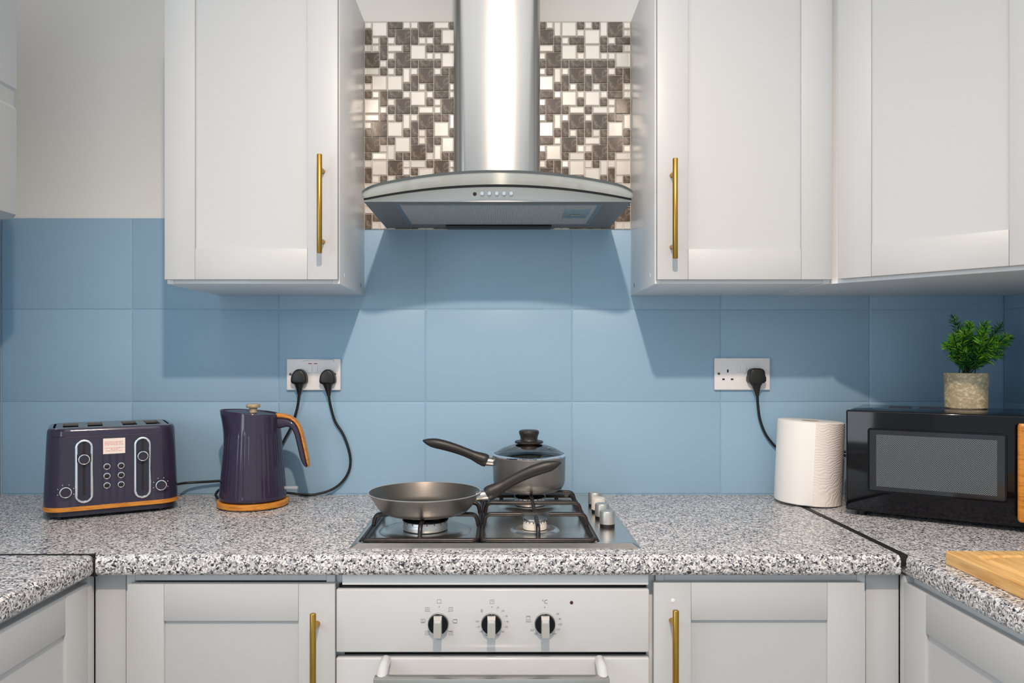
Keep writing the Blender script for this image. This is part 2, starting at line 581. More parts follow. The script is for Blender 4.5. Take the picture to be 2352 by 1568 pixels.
MOS_R = {
 (0,0):'Abc/DDc/DDE', (0,1):'aaB/aac/dEE', (0,2):'aBc/ddc/ddE', (0,3):'AAb/AAc/dEE',
 (1,0):'aaB/cDD/EDD', (1,1):'aaB/aac/DEE', (1,2):'aaB/aac/DEE', (1,3):'AAb/cdd/Edd',
 (2,0):'aBc/ddc/ddE', (2,1):'aBB/CBB/CdE', (2,2):'aBB/CBB/CdE', (2,3):'aBC/DDC/DDe',
 (3,0):'AAb/cDD/EDD', (3,1):'aab/aaC/Dee', (3,2):'aab/aaC/Dee', (3,3):'AAb/cDD/eDD',
 (4,0):'aBc/ddc/ddE', (4,1):'aBB/CBB/CdE', (4,2):'aBB/CBB/CdE', (4,3):'ABc/ddc/ddE',
 (5,0):'AAb/cdd/Edd', (5,1):'AAB/AAc/Dee', (5,2):'aaB/cDD/EDD', (5,3):'AAB/AAc/Dee',
 (6,0):'aBC/DDC/DDe', (6,1):'abb/Cbb/CDE', (6,2):'aBc/ddc/ddE', (6,3):'abb/Cbb/CdE',
 (7,3):'abb/cDD/eDD', (8,3):'aBB/DBB/Def',
}
MX0, MX1, MZ0, MZ1 = -0.3672, 0.3548, 1.6290, 2.1925
MOD = (MZ1 - 0.0015 - MZ0) / 9.0
UNIT = MOD / 3.0
sheet = finish(B(MX0, MX1, -0.0022, 0.0015, MZ0, MZ1), 'mosaic_sheet', M['grout_pale'], wall_back)
tile_cache = {}
def mosaic_tile(cu, ru, dark, var):
    key = (cu, ru, dark, var)
    if key in tile_cache:
        return tile_cache[key]
    w, h, g = cu * UNIT, ru * UNIT, 0.0011
    bm = bmesh.new()
    rnd = random.Random(str(key))
    if dark:
        prof = [(g, 0.0), (g, 0.0018), (g + 0.0008, 0.0026)]
    else:
        prof = [(g, 0.0), (g, 0.0014), (g + 0.0013, 0.0030), (g + 0.0032, 0.0024)]
    rings = []
    tx, tz = rnd.uniform(-0.0003, 0.0003), rnd.uniform(-0.0003, 0.0003)
    for q, t in prof:
        ring = []
        for sx, sz in ((0, 0), (1, 0), (1, 1), (0, 1)):
            x = q if sx == 0 else w - q
            z = q if sz == 0 else h - q
            tt = t + (tx * (sx - 0.5) + tz * (sz - 0.5) if t > 0.002 else 0)
            ring.append((x, -tt, z))
        rings.append(ring)
    loft(bm, rings, False, True)
    bmesh.ops.recalc_face_normals(bm, faces=bm.faces)
    me = bpy.data.meshes.new('mosaic_tile')
    bm.to_mesh(me)
    bm.free()
    me.materials.append(M['mosaic_dark'] if dark else M['mosaic_light'])
    tile_cache[key] = me
    return me

mos = []
for table, xs in ((MOS_L, lambda c: MX0 + 0.0008 + c * MOD), (MOS_R, lambda c: MX1 - 0.0008 - (4 - c) * MOD)):
    for (r, c), code in table.items():
        rows = code.split('/')
        for ch in sorted(set(code) - {'/'}):
            cells = [(i, j) for i in range(3) for j in range(3) if rows[i][j] == ch]
            i0, j0 = min(p[0] for p in cells), min(p[1] for p in cells)
            nr, nc = max(p[0] for p in cells) - i0 + 1, max(p[1] for p in cells) - j0 + 1
            x = xs(c) + j0 * UNIT
            z = MZ1 - 0.0015 - r * MOD - (i0 + nr) * UNIT
            mos.append((nr * nc, x, z, nc, nr, ch.isupper()))
mos.sort(key=lambda t: -t[0])
# the part of the sheet behind the hood and the chimney, laid in the same way
kinds = sorted(set(MOS_L.values()) | set(MOS_R.values()))
mr = random.Random(21)
for r in range(9):
    for c in range(11):
        if (c < 4 and (r, c) in MOS_L) or (c > 6 and (r, c - 7) in MOS_R):
            continue
        x0 = MX0 + 0.0008 + c * MOD if c < 7 else MX1 - 0.0008 - (11 - c) * MOD
        rows = mr.choice(kinds).split('/')
        for ch in sorted(set(''.join(rows))):
            cells = [(i, j) for i in range(3) for j in range(3) if rows[i][j] == ch]
            i0, j0 = min(p[0] for p in cells), min(p[1] for p in cells)
            nr, nc = max(p[0] for p in cells) - i0 + 1, max(p[1] for p in cells) - j0 + 1
            mos.append((0, x0 + j0 * UNIT, MZ1 - 0.0015 - r * MOD - (i0 + nr) * UNIT, nc, nr, ch.isupper()))
extra = bmesh.new()
for i, (_, x, z, nc, nr, dk) in enumerate(mos):
    me = mosaic_tile(nc, nr, dk, random.randrange(5))
    o = bpy.data.objects.new('mosaic_tile', me)
    o.parent = sheet
    o.location = (x, -0.0022, z)
    if i < 300 and mos[i][0] > 0:
        COL.objects.link(o)
    else:
        t = bmesh.new(); t.from_mesh(me)
        mp = [extra.verts.new(v.co + Vector((x, -0.0022, z))) for v in t.verts]
        for f in t.faces:
            nf = extra.faces.new([mp[v.index] for v in f.verts])
            nf.material_index = 1 if dk else 0
        t.free()
        bpy.data.objects.remove(o)
if len(mos) > 300:
    tag(finish(extra, 'mosaic_tile_rest', [M['mosaic_light'], M['mosaic_dark']], sheet, 0, False), kind='stuff')
else:
    extra.free()

# ------------------------------------------------------------------ worktops
ND = 0.612                                                  # nose depth
def nose_profile(front, zt=ZT, th=0.039, r=0.011):
    """(distance, z) outline from the back to the rounded front edge"""
    pts = [(0.0, zt - th), (0.0, zt)]
    for k in range(6):
        a = math.pi / 2 * k / 5
        pts.append((front - r + r * math.sin(a), zt - r + r * math.cos(a)))
    for k in range(6):
        a = math.pi / 2 * k / 5
        pts.append((front - r + r * math.cos(a), zt - th + r - r * math.sin(a)))
    return pts
XA, XB = -0.757, 0.750
wt = thing('worktop', 'speckled grey laminate worktop under the hob along the back wall', 'worktop', (0, -0.3, ZT - 0.039))
bm = bmesh.new()
pr = nose_profile(ND)
loft(bm, [[(x, -d - 0.0005, z) for d, z in pr] for x in (XA, XB)])
finish(bm, 'main_slab', M['granite'], wt)
finish(B(XL + 0.001, XA - 0.0002, -0.604, -0.0005, ZT - 0.039, ZT), 'corner_slab', M['granite'], wt)
finish(B(XL + 0.001, XA - 0.003, -0.6105, -0.6042, ZT - 0.039, ZT + 0.0012), 'joint_strip', M['black_matt'], wt)
bm = B(XA - 0.003, XA + 0.0015, -ND - 0.001, -0.604, ZT - 0.040, ZT - 0.004, 0.001)
finish(bm, 'joint_strip', M['black_matt'], wt)
wr = thing('worktop', 'speckled grey laminate worktop along the right wall under the bamboo board', 'worktop', (1.05, -0.7, ZT - 0.039))
XN = 0.759
bm = bmesh.new()
pr = nose_profile(XR - XN - 0.001)
loft(bm, [[(XR - 0.001 - d, y, z) for d, z in pr] for y in (-1.75, -0.0005)])
finish(bm, 'slab', M['granite'], wr)
finish(B(XB - 0.0008, XN + 0.0035, -ND - 0.001, -0.0008, ZT - 0.02, ZT + 0.0016, 0.0007), 'joint_strip', M['black_matt'], wr)
wl = thing('worktop', 'speckled grey laminate worktop butted in at the left below the toaster', 'worktop', (-1.05, -0.9, ZT - 0.039))
bm = bmesh.new()
pr = nose_profile(-XL + XA - 0.0045)
loft(bm, [[(XL + 0.001 + d, y, z) for d, z in pr] for y in (-0.6108, -1.75)])
finish(bm, 'slab', M['granite'], wl)

# ------------------------------------------------------------------ cabinets
def bar_handle(door, x, z0, z1, t, post_in=0.03):
    """upright bar handle on two posts, in the door's own frame"""
    bm = bmesh.new()
    lathe(bm, [(0.0052, z0), (0.0058, z0 + 0.0008), (0.0058, z1 - 0.0008), (0.0052, z1)], (x, -t - 0.032, 0), 20)
    for z in (z0 + post_in, z1 - post_in):
        lathe_y(bm, [(0.0055, 0.0), (0.0050, 0.004), (0.0050, 0.03)], (x, -t, z), 16)
    h = finish(bm, 'handle', M['brass'], door, 40, False)
    h['label'] = 'brushed brass bar handle'
    return h

def shaker(parent, w, h, loc, rz=0.0, stile=0.069, rail_t=0.07, rail_b=0.07, t=0.020, hx=None, hz=None):
    """door in its own frame: x 0..w, z 0..h, back at y=0, face at y=-t"""
    rec = 0.006
    d = finish(B(0.001, w - 0.001, -(t - rec), 0, 0.001, h - 0.001), 'door', M['white_door'], None, 0)
    d.parent = parent
    d.location = Vector(loc) - Vector(parent.location)
    d.rotation_euler = (0, 0, rz)
    e = 0.0004
    for x0, x1 in ((0, stile), (w - stile, w)):
        finish(B(x0, x1, -t, -(t - rec) + 0.001, 0, h, 0.0011), 'stile', M['white_door'], d, 40, False)
    for z0, z1 in ((0, rail_b), (h - rail_t, h)):
        finish(B(stile + e, w - stile - e, -t + 0.0002, -(t - rec) + 0.001, z0, z1, 0.0011), 'rail', M['white_door'], d, 40, False)
    if hx is not None:
        bar_handle(d, hx, hz[0], hz[1], t)
    return d

def carcass(parent, x0, x1, d1, z0, z1, d0=0.001, pt=0.016, mat_=None):
    m = mat_ or M['white_carcass']
    finish(B(x0, x0 + pt, -d1, -d0, z0, z1, 0.0006), 'side_panel', m, parent)
    finish(B(x1 - pt, x1, -d1, -d0, z0, z1, 0.0006), 'side_panel', m, parent)
    finish(B(x0 + pt + 0.0004, x1 - pt - 0.0004, -d1 + 0.0003, -d0, z0 + 0.0004, z0 + pt, 0.0005), 'bottom_panel', m, parent)
    finish(B(x0 + pt + 0.0004, x1 - pt - 0.0004, -d1 + 0.0003, -d0, z1 - pt, z1 - 0.0004, 0.0005), 'top_panel', m, parent)
    finish(B(x0 + pt + 0.0004, x1 - pt - 0.0004, -d0 - 0.006, -d0, z0 + pt, z1 - pt), 'back_panel', m, parent)

ZB, ZTOP = 1.4497, 2.192
# upper left
c1 = thing('wall_cabinet', 'white shaker wall cabinet left of the cooker hood, handle on its right', 'cabinet', (-0.564, -0.15, ZB))
carcass(c1, -0.7615, -0.3668, 0.3060, ZB, ZTOP)
shaker(c1, 0.3915, 0.724, (-0.7585, -0.3070, 1.4575), hx=0.3585, hz=(0.0550, 0.2740), stile=0.0685, rail_t=0.083)
# upper right
c2 = thing('wall_cabinet', 'white shaker wall cabinet right of the cooker hood, handle on its left', 'cabinet', (0.555, -0.15, ZB))
carcass(c2, 0.3550, 0.7560, 0.3060, ZB, ZTOP)
shaker(c2, 0.3960, 0.724, (0.3562, -0.3070, 1.4575), hx=0.0330, hz=(0.0430, 0.2650), stile=0.0700, rail_t=0.07, rail_b=0.069)
for c, x in ((c1, -0.3668), (c2, 0.3550)):
    s = 1 if c is c1 else -1
    for d, z, m in ((0.05, 1.468, 'vent_dark'), (0.255, 1.470, 'socket')):
        finish(B(min(x, x + s * 0.0006), max(x, x + s * 0.0006), -d - 0.0016, -d + 0.0016, z, z + 0.010), 'cover_cap', M[m], c)
# diagonal corner cabinet
c3 = thing('corner_wall_cabinet', 'white diagonal corner wall cabinet above the microwave', 'cabinet', (1.05, -0.3, ZB))
plan = [(0.7572, -0.001), (0.7572, -0.306), (1.0612, -0.610), (XR - 0.001, -0.610), (XR - 0.001, -0.001)]
bm = bmesh.new()
loft(bm, [[(x, y, z) for x, y in plan] for z in (ZB, ZB + 0.016)])
finish(bm, 'bottom_panel', M['white_carcass'], c3)
bm = bmesh.new()
def inset_plan(q):
    return [(0.7572 + q, -0.001), (0.7572 + q, -0.306 + q * 0.4), (1.0612 - q * 0.4 + q * 0.4, -0.610 + q), (XR - 0.001, -0.610 + q), (XR - 0.001, -0.001)]
loft(bm, [[(x, y, z) for x, y in plan] for z in (ZB + 0.0162, ZTOP)])
finish(bm, 'side_panel', M['white_carcass'], c3)
dd = 0.7071
shaker(c3, 0.390, 0.724, (0.7572 + dd * 0.024 - 0.0007, -0.306 - dd * 0.024 - 0.0007, 1.4575), -math.pi / 4, stile=0.070, rail_t=0.07, rail_b=0.071)
# white casing high on the left wall
boiler = thing('wall_boiler', 'white wall-hung casing with a creased front high on the left wall', 'boiler', (-1.2, -0.6, 1.584))
bm = bmesh.new()
pf = [(XL + 0.001, 1.596), (XL + 0.012, 1.584), (-1.072, 1.584), (-1.064, 1.587), (-1.059, 1.593), (-1.058, 1.602), (-1.058, 1.822), (-1.064, 1.830), (-1.0625, 1.862), (-1.058, 1.868), (-1.056, 2.27), (-1.066, 2.28), (XL + 0.001, 2.28)]
loft(bm, [[(x + (0.003 if (x > -1.07 and e) else 0) * -1, y, z) for x, z in pf] for y, e in ((-0.90, 1), (-0.896, 0), (-0.380, 0), (-0.376, 1))])
finish(bm, 'casing', M['white_door'], boiler, 30)

# base units of the back run
ZPL = 0.15
b1 = thing('base_cabinet', 'white shaker base cabinet left of the oven, handle on its right', 'cabinet', (-0.5, -0.3, 0))
carcass(b1, -0.7150, -0.3160, 0.578, ZPL, 0.869, 0.05)
shaker(b1, 0.3915, 0.700, (-0.7030, -0.5785, 0.152), hx=0.3585, hz=(0.436, 0.656), stile=0.0685, rail_t=0.0695)
finish(B(-0.7740, -0.7160, -0.580, -0.562, 0.10, 0.869, 0.001), 'filler_panel', M['white_door'], b1)
finish(B(-0.7160, -0.3160, -0.53, -0.512, 0.0, 0.149), 'plinth', M['white_door'], b1)
b2 = thing('base_cabinet', 'white shaker base cabinet right of the oven, handle on its left', 'cabinet', (0.5, -0.3, 0))
carcass(b2, 0.2990, 0.7000, 0.578, ZPL, 0.869, 0.05)
shaker(b2, 0.3978, 0.7005, (0.2910, -0.5785, 0.154), hx=0.0335, hz=(0.440, 0.660), stile=0.0700, rail_t=0.0705)
fc = finish(lathe_y(bmesh.new(), [(0.0040, 0.0), (0.0040, 0.0006), (0.0030, 0.0010)], (0.2910 + 0.0360, -0.5984, 0.8215), 16), 'cover_cap', M['socket'], b2)
finish(B(0.7010, 0.7635, -0.580, -0.562, 0.10, 0.869, 0.001), 'filler_panel', M['white_door'], b2)
finish(B(0.2990, 0.7010, -0.53, -0.512, 0.0, 0.149), 'plinth', M['white_door'], b2)
# side runs
b3 = thing('base_cabinet', 'white shaker base cabinet facing right in the lower left corner', 'cabinet', (-1.05, -0.9, 0))
finish(B(XL + 0.05, -0.7935, -1.30, -0.5825, ZPL, 0.869), 'carcass', M['white_carcass'], b3)
shaker(b3, 0.596, 0.705, (-0.7930, -1.2015, 0.152), math.pi / 2, stile=0.0700, rail_t=0.0700)
finish(B(-0.7934, -0.7745, -0.6040, -0.5825, 0.10, 0.869, 0.001), 'filler_panel', M['white_door'], b3)
b4 = thing('base_cabinet', 'white shaker base cabinet facing left in the lower right corner', 'cabinet', (1.05, -0.9, 0))
finish(B(0.7815, XR - 0.05, -1.30, -0.5825, ZPL, 0.869), 'carcass', M['white_carcass'], b4)
shaker(b4, 0.596, 0.705, (0.7810, -0.6010, 0.152), -math.pi / 2, stile=0.0700, rail_t=0.0700)
finish(B(0.7640, 0.7814, -0.6000, -0.5825, 0.10, 0.869, 0.001), 'filler_panel', M['white_door'], b4)

# ------------------------------------------------------------------ oven
hs = thing('oven_housing', 'white oven housing showing as a strip above the oven', 'cabinet', (-0.01, -0.3, 0))
finish(B(-0.3150, -0.2990, -0.570, -0.05, ZPL, 0.869, 0.0005), 'side_panel', M['white_carcass'], hs)
finish(B(0.2820, 0.2980, -0.570, -0.05, ZPL, 0.869, 0.0005), 'side_panel', M['white_carcass'], hs)
finish(B(-0.2986, 0.2816, -0.5930, -0.555, 0.8495, 0.8700, 0.0006), 'top_rail', M['white_carcass'], hs)
finish(B(-0.2986, 0.2816, -0.53, -0.512, 0.0, 0.149), 'plinth', M['white_door'], hs)
ov = thing('oven', 'white built-in oven with three control dials below the hob', 'oven', (-0.013, -0.3, 0.2))
OX0, OX1, OF = -0.3105, 0.2835, 0.594
finish(B(-0.2975, 0.2805, -0.572, -0.06, 0.16, 0.848), 'body', M['black_matt'], ov)
finish(B(OX0 + 0.003, OX1 - 0.003, -0.582, -0.573, 0.838, 0.8490, 0.002), 'top_trim', M['black_gloss'], ov)
finish(B(OX0, OX1, -OF, -0.5732, 0.7215, 0.8410, 0.003, 3), 'control_panel', M['oven_white'], ov, 30)
od = finish(B(OX0, OX1, -OF, -0.5732, 0.170, 0.7110, 0.003, 3), 'door', M['oven_white'], ov, 30)
for k in range(9):
    x = -0.262 + k * 0.0605
    finish(B(x, x + 0.040, -0.5728, -0.572, 0.7145, 0.7160), 'vent_slot', M['steel_dark'], ov)
for x in (-0.216, 0.189):
    bm = bmesh.new()
    tube(bm, bent([(x, -OF + 0.002, 0.706), (x, -0.625, 0.706), (x, -0.648, 0.692)], 0.012), [0.010] * 8, 16)
    finish(bm, 'handle_post', M['oven_white'], od)
hb = finish(B(-0.2285, 0.1985, -0.660, -0.640, 0.668, 0.7005, 0.002), 'handle_bar', M['steel'], od)
for kx in (-0.1163, -0.0157, 0.0853):
    kz = 0.7775
    kn = bmesh.new()
    lathe_y(kn, [(0.0189, 0.0), (0.0189, 0.010), (0.0180, 0.0115)], (kx, -OF, kz), 40)
    knob = finish(kn, 'knob', M['black_gloss'], ov)
    knob['label'] = 'black dial with a silver grip bar'
    lathe_ring = bmesh.new()
    lathe_y(lathe_ring, [(0.0200, 0.0), (0.0198, 0.004), (0.0190, 0.005)], (kx, -OF, kz), 40)
    finish(lathe_ring, 'collar', M['knob_silver'], knob)
    g = bmesh.new()
    loft(g, [[(kx - 0.0078, -OF - 0.011, kz + 0.0176), (kx + 0.0078, -OF - 0.011, kz + 0.0176), (kx + 0.0078, -OF - 0.011, kz - 0.0180), (kx - 0.0078, -OF - 0.011, kz - 0.0180)],
             [(kx - 0.0076, -OF - 0.017, kz + 0.0176), (kx + 0.0076, -OF - 0.017, kz + 0.0176), (kx + 0.0076, -OF - 0.026, kz - 0.0188), (kx - 0.0076, -OF - 0.026, kz - 0.0188)],
             [(kx - 0.0070, -OF - 0.021, kz + 0.0120), (kx + 0.0070, -OF - 0.021, kz + 0.0120), (kx + 0.0070, -OF - 0.028, kz - 0.0180), (kx - 0.0070, -OF - 0.028, kz - 0.0180)]])
    finish(g, 'grip', M['grip_grey'], knob, 20)
    finish(B(kx - 0.0060, kx + 0.0060, -OF - 0.0222, -OF - 0.0195, kz + 0.0062, kz + 0.0112, 0.0004), 'pointer', M['oven_white'], knob)
finish(lathe_y(bmesh.new(), [(0.0031, 0.0), (0.0031, 0.0008), (0.0022, 0.0014)], (0.1358, -OF, 0.8163), 20), 'indicator_light', M['led_dark'], ov)
# printed symbols round the dials
PXO = 1208.0
def panel_pt(zx, zy, sx=11.76, ox=960, oy=1360):
    p = W(ox + zx / sx, oy + zy / sx, OF)
    return p.x, p.z
yi = -OF - 0.0003
def sym(bm, zx, zy, kind, ox=960):
    x, z = panel_pt(zx, zy, ox=ox)
    w = 0.0076
    frame_xz(bm, x, z, w, w, 0.0005, yi)
    if kind in ('fan', 'fan_up', 'fan_low'):
        for a in (90, 210, 330):
            c, s = math.cos(math.radians(a)), math.sin(math.radians(a))
            p = Vector((x, yi, z)); q = Vector((x + 0.0022 * c, yi, z + 0.0022 * s)); n = Vector((-s, 0, c)) * 0.0006
            bm.faces.new([bm.verts.new(v) for v in (p, q + n, q - n)])
    if kind == 'bulb':
        for i in range(8):
            a = math.pi / 4 * i
            disc_xz(bm, x + 0.0019 * math.cos(a), z + 0.0019 * math.sin(a), 0.00045, yi, 6)
    if kind in ('both', 'fan_up'):
        quad_xz(bm, x - 0.003, x + 0.003, z + 0.0024, z + 0.0030, yi)
    if kind in ('both', 'fan_low'):
        quad_xz(bm, x - 0.003, x + 0.003, z - 0.0030, z - 0.0024, yi)
    if kind == 'clock':
        quad_xz(bm, x - 0.0002, x + 0.0003, z, z + 0.0024, yi)
        quad_xz(bm, x, x + 0.0018, z - 0.0003, z + 0.0002, yi)
bm = bmesh.new()
for zx, zy, kd in ((570, 242, 'plain'), (888, 455, 'bulb'), (1005, 778, 'both'), (885, 1095, 'fan_up'), (565, 1225, 'plain'), (250, 1092, 'fan'), (135, 770, 'fan_low'), (250, 458, 'fan')):
    sym(bm, zx, zy, kd)
for zx, zy in ((570, 385), (318, 518), (820, 522), (210, 770), (928, 776), (318, 1025), (820, 1028)):
    disc_xz(bm, *panel_pt(zx, zy), 0.0006 if (zx, zy) != (570, 385) else 0.0010, yi)
finish(bm, 'dial_marks', M['grey_ink'], ov, 0)
bm = bmesh.new()
sym(bm, 1998, 252, 'clock')
disc_xz(bm, *panel_pt(1998, 393), 0.0010, yi)
for s, zx, zy in (('10', 2155, 410), ('20', 2300, 498), ('30', 2390, 640), ('40', 2420, 790), ('50', 2390, 935), ('60', 2295, 1060), ('70', 2145, 1150), ('90', 1850, 1155), ('100', 1695, 1062), ('110', 1612, 935), ('120', 1590, 785)):
    x, z = panel_pt(zx, zy)
    text_bm(bm, s, 0.0048, (x, yi, z))
for zx, zy in ((2132, 450), (2245, 530), (2325, 650), (2335, 790), (2325, 920), (2245, 1040), (2132, 1110), (1862, 1112), (1742, 1030), (1665, 915), (1640, 780)):
    disc_xz(bm, *panel_pt(zx, zy), 0.0005, yi, 8)
x, z = panel_pt(1722, 500)
text_bm(bm, '0', 0.0085, (x, yi, z))
finish(bm, 'dial_marks', M['grey_ink'], ov, 0)
bm = bmesh.new()
x, z = panel_pt(1085, 258, ox=1160)
text_bm(bm, '\u00b0C', 0.0105, (x - 0.001, yi, z))
disc_xz(bm, *panel_pt(1073, 402, ox=1160), 0.0010, yi)
for s, zx, zy in (('60', 1430, 578), ('80', 1485, 718), ('100', 1490, 863), ('120', 1430, 1003), ('140', 1335, 1120), ('200', 835, 1120), ('220', 728, 1022), ('MAX', 628, 792)):
    x, z = panel_pt(zx, zy, ox=1160)
    text_bm(bm, s, 0.0048, (x, yi, z))
x, z = panel_pt(628, 690, ox=1160)
frame_xz(bm, x, z, 0.0076, 0.0076, 0.0005, yi)
quad_xz(bm, x - 0.0030, x + 0.0030, z + 0.0022, z + 0.0028, yi)
for zx, zy in ((1372, 598), (1425, 720), (1425, 863), (1372, 995), (1275, 1095), (960, 1170), (875, 1092), (778, 992), (742, 925), (724, 862), (718, 792)):
    disc_xz(bm, *panel_pt(zx, zy, ox=1160), 0.0005, yi, 8)
finish(bm, 'dial_marks', M['grey_ink'], ov, 0)

# ------------------------------------------------------------------ cooker hood
hood = thing('cooker_hood', 'stainless steel chimney cooker hood with curved glass over the hob', 'cooker hood', (-0.006, -0.17, 1.634))
HX, HW, HD = -0.005, 0.302, 0.330
HZ = 1.6325
def arc_z(x, zc, ze, hw):
    t = (x - HX) / hw
    return ze + (zc - ze) * (1 - t * t)
# body: open-bottomed shell with arched top
N = 28
xs = [HX - HW + 2 * HW * i / N for i in range(N + 1)]
bm = bmesh.new()
prof_f = [(x, arc_z(x, 1.6665, 1.6360, HW)) for x in xs]
outl = [(HX + HW, HZ), ] + [(HX + HW, HZ + 0.0015)] + list(reversed(prof_f)) + [(HX - HW, HZ + 0.0015), (HX - HW, HZ)]
loft(bm, [[(x, y, z) for x, z in outl] for y in (-HD, -0.002)])
bm.normal_update()
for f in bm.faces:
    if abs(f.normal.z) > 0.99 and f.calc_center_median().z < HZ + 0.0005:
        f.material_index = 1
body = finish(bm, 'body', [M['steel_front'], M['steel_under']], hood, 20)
# dark gasket between body and glass
bm = bmesh.new()
for s in range(1):
    top = [(x, arc_z(x, 1.6715, 1.6400, HW)) for x in xs]
    bot = [(x, arc_z(x, 1.6662, 1.6357, HW)) for x in xs]
    ol = top + list(reversed(bot))
    loft(bm, [[(x, y, z) for x, z in ol] for y in (-HD - 0.0015, -0.01)])
finish(bm, 'gasket', M['black_plastic'], hood, 20)
# curved glass canopy, front corners rounded in plan
GD, GHW, GT = 0.404, 0.3025, 0.006
rc = 0.055
def gz(x):
    return 1.6400 + (1.6790 - 1.6400) * (1 - (x / GHW) ** 2)
bm = bmesh.new()
NX = 48
def y_front(x):
    e = GHW - rc
    if abs(x) <= e: return -GD
    t = min(1.0, (abs(x) - e) / rc)
    return -GD + rc - rc * math.sqrt(max(0.0, 1 - t * t))
gx = [-GHW * math.cos(math.pi * i / NX) for i in range(NX + 1)]
rows = []
for t in (0, 0.33, 0.66, 1.0):
    rows.append([(HX + x, -0.004 + (y_front(x) + 0.004) * t, gz(x)) for x in gx])
for dz in (0.0, GT):
    vr = [[bm.verts.new((p[0], p[1], p[2] + dz)) for p in r] for r in rows]
    for a, b in zip(vr[:-1], vr[1:]):
        for i in range(NX):
            bm.faces.new((a[i], a[i + 1], b[i + 1], b[i]))
    if dz == 0.0:
        v0 = vr
    else:
        v1 = vr
loop0 = v0[-1]; loop1 = v1[-1]
for i in range(NX):
    f = bm.faces.new((loop0[i], loop0[i + 1], loop1[i + 1], loop1[i])); f.material_index = 1
for i in (0, NX):
    for r in range(3):
        f = bm.faces.new((v0[r][i], v0[r + 1][i], v1[r + 1][i], v1[r][i])); f.material_index = 1
for i in range(NX):
    bm.faces.new((v0[0][i], v0[0][i + 1], v1[0][i + 1], v1[0][i]))
gl = finish(bm, 'glass_canopy', [M['hood_glass'], M['glass_edge']], hood, 30)
gl['label'] = 'curved glass canopy with a dark polished edge'
# chimney with rounded front edges
bm = bmesh.new()
cw, cd, cr = 0.2095, 0.245, 0.036
pl = []
for k in range(9):
    a = math.radians(180 + 90 * k / 8)
    pl.append((HX - 0.002 - cw / 2 + cr + cr * math.cos(a), -cd + cr + cr * math.sin(a)))
for k in range(9):
    a = math.radians(270 + 90 * k / 8)
    pl.append((HX - 0.002 + cw / 2 - cr + cr * math.cos(a), -cd + cr + cr * math.sin(a)))
pl += [(HX - 0.002 + cw / 2, -0.0062), (HX - 0.002 - cw / 2, -0.0062)]
loft(bm, [[(x, y, z) for x, y in pl] for z in (1.672, 2.60)])
finish(bm, 'chimney', M['steel_v'], hood, 30)
# push buttons
for k in range(6):
    px = (1090.5, 1107.5, 1124, 1141, 1157.5, 1174)[k]
    p = W(px, 445.5, HD)
    bm = lathe_y(bmesh.new(), [(0.0050, 0.0), (0.0050, 0.0055), (0.0042, 0.0068)] if k else [(0.0042, 0.0), (0.0042, 0.0010), (0.0034, 0.0018)], (p.x, -HD, p.z), 20)
    finish(bm, 'button' if k else 'indicator_light', M['chrome'] if k else M['led_dark'], hood)
# underside: filter, frame, latch, lamp cover
zu = HZ - 0.0003
bm = bmesh.new()
fx0, fx1, fy0, fy1 = -0.231, 0.225, -0.300, -0.070
loft(bm, [[(x, y, z) for x, y in ((fx0 - q, fy0 - q), (fx1 + q, fy0 - q), (fx1 + q, fy1 + q), (fx0 - q, fy1 + q))] for q, z in ((0.010, zu + 0.002), (0.010, zu - 0.0015), (0.0, zu - 0.0015), (0.0, zu + 0.002))], False, False)
finish(bm, 'filter_frame', M['steel_dark'], hood, 20)
finish(B(fx0, fx1, fy0, fy1, zu - 0.0008, zu + 0.001), 'grease_filter', M['filter'], hood)
latch = finish(B(0.155, 0.215, -0.265, -0.150, zu - 0.0020, zu - 0.0009, 0.0005), 'filter_latch', M['steel'], hood)
finish(B(0.172, 0.196, -0.195, -0.178, zu - 0.0045, zu - 0.0021, 0.0006), 'latch_tab', M['steel_dark'], latch)
finish(B(-0.143, 0.137, -0.052, -0.014, zu - 0.0060, zu - 0.0001, 0.002), 'lamp_cover', M['black_plastic'], hood)

# ------------------------------------------------------------------ gas hob
hob = thing('gas_hob', 'stainless steel four-burner gas hob set into the worktop', 'hob', (-0.01, -0.3, ZT))
HX0, HX1, HY0, HY1 = -0.292, 0.2735, -0.566, -0.050
def rr3(x0, x1, y0, y1, r, z, n=5):
    return [(x, y, z) for x, y in rrect(x1 - x0, y1 - y0, r, n, (x0 + x1) / 2, (y0 + y1) / 2)]
WX0, WX1, WY0, WY1 = -0.279, 0.197, -0.550, -0.068
bm = bmesh.new()
loft(bm, [rr3(HX0, HX1, HY0, HY1, 0.006, ZT + 0.0004), rr3(HX0, HX1, HY0, HY1, 0.006, ZT + 0.0020), rr3(HX0 + 0.010, HX1 - 0.010, HY0 + 0.012, HY1 - 0.010, 0.006, ZT + 0.0085),
          rr3(WX0, WX1, WY0, WY1, 0.014, ZT + 0.0085), rr3(WX0 + 0.004, WX1 - 0.004, WY0 + 0.004, WY1 - 0.004, 0.012, ZT + 0.0045)])
finish(bm, 'top_plate', M['steel_hob'], hob, 25)
ZW = ZT + 0.0046
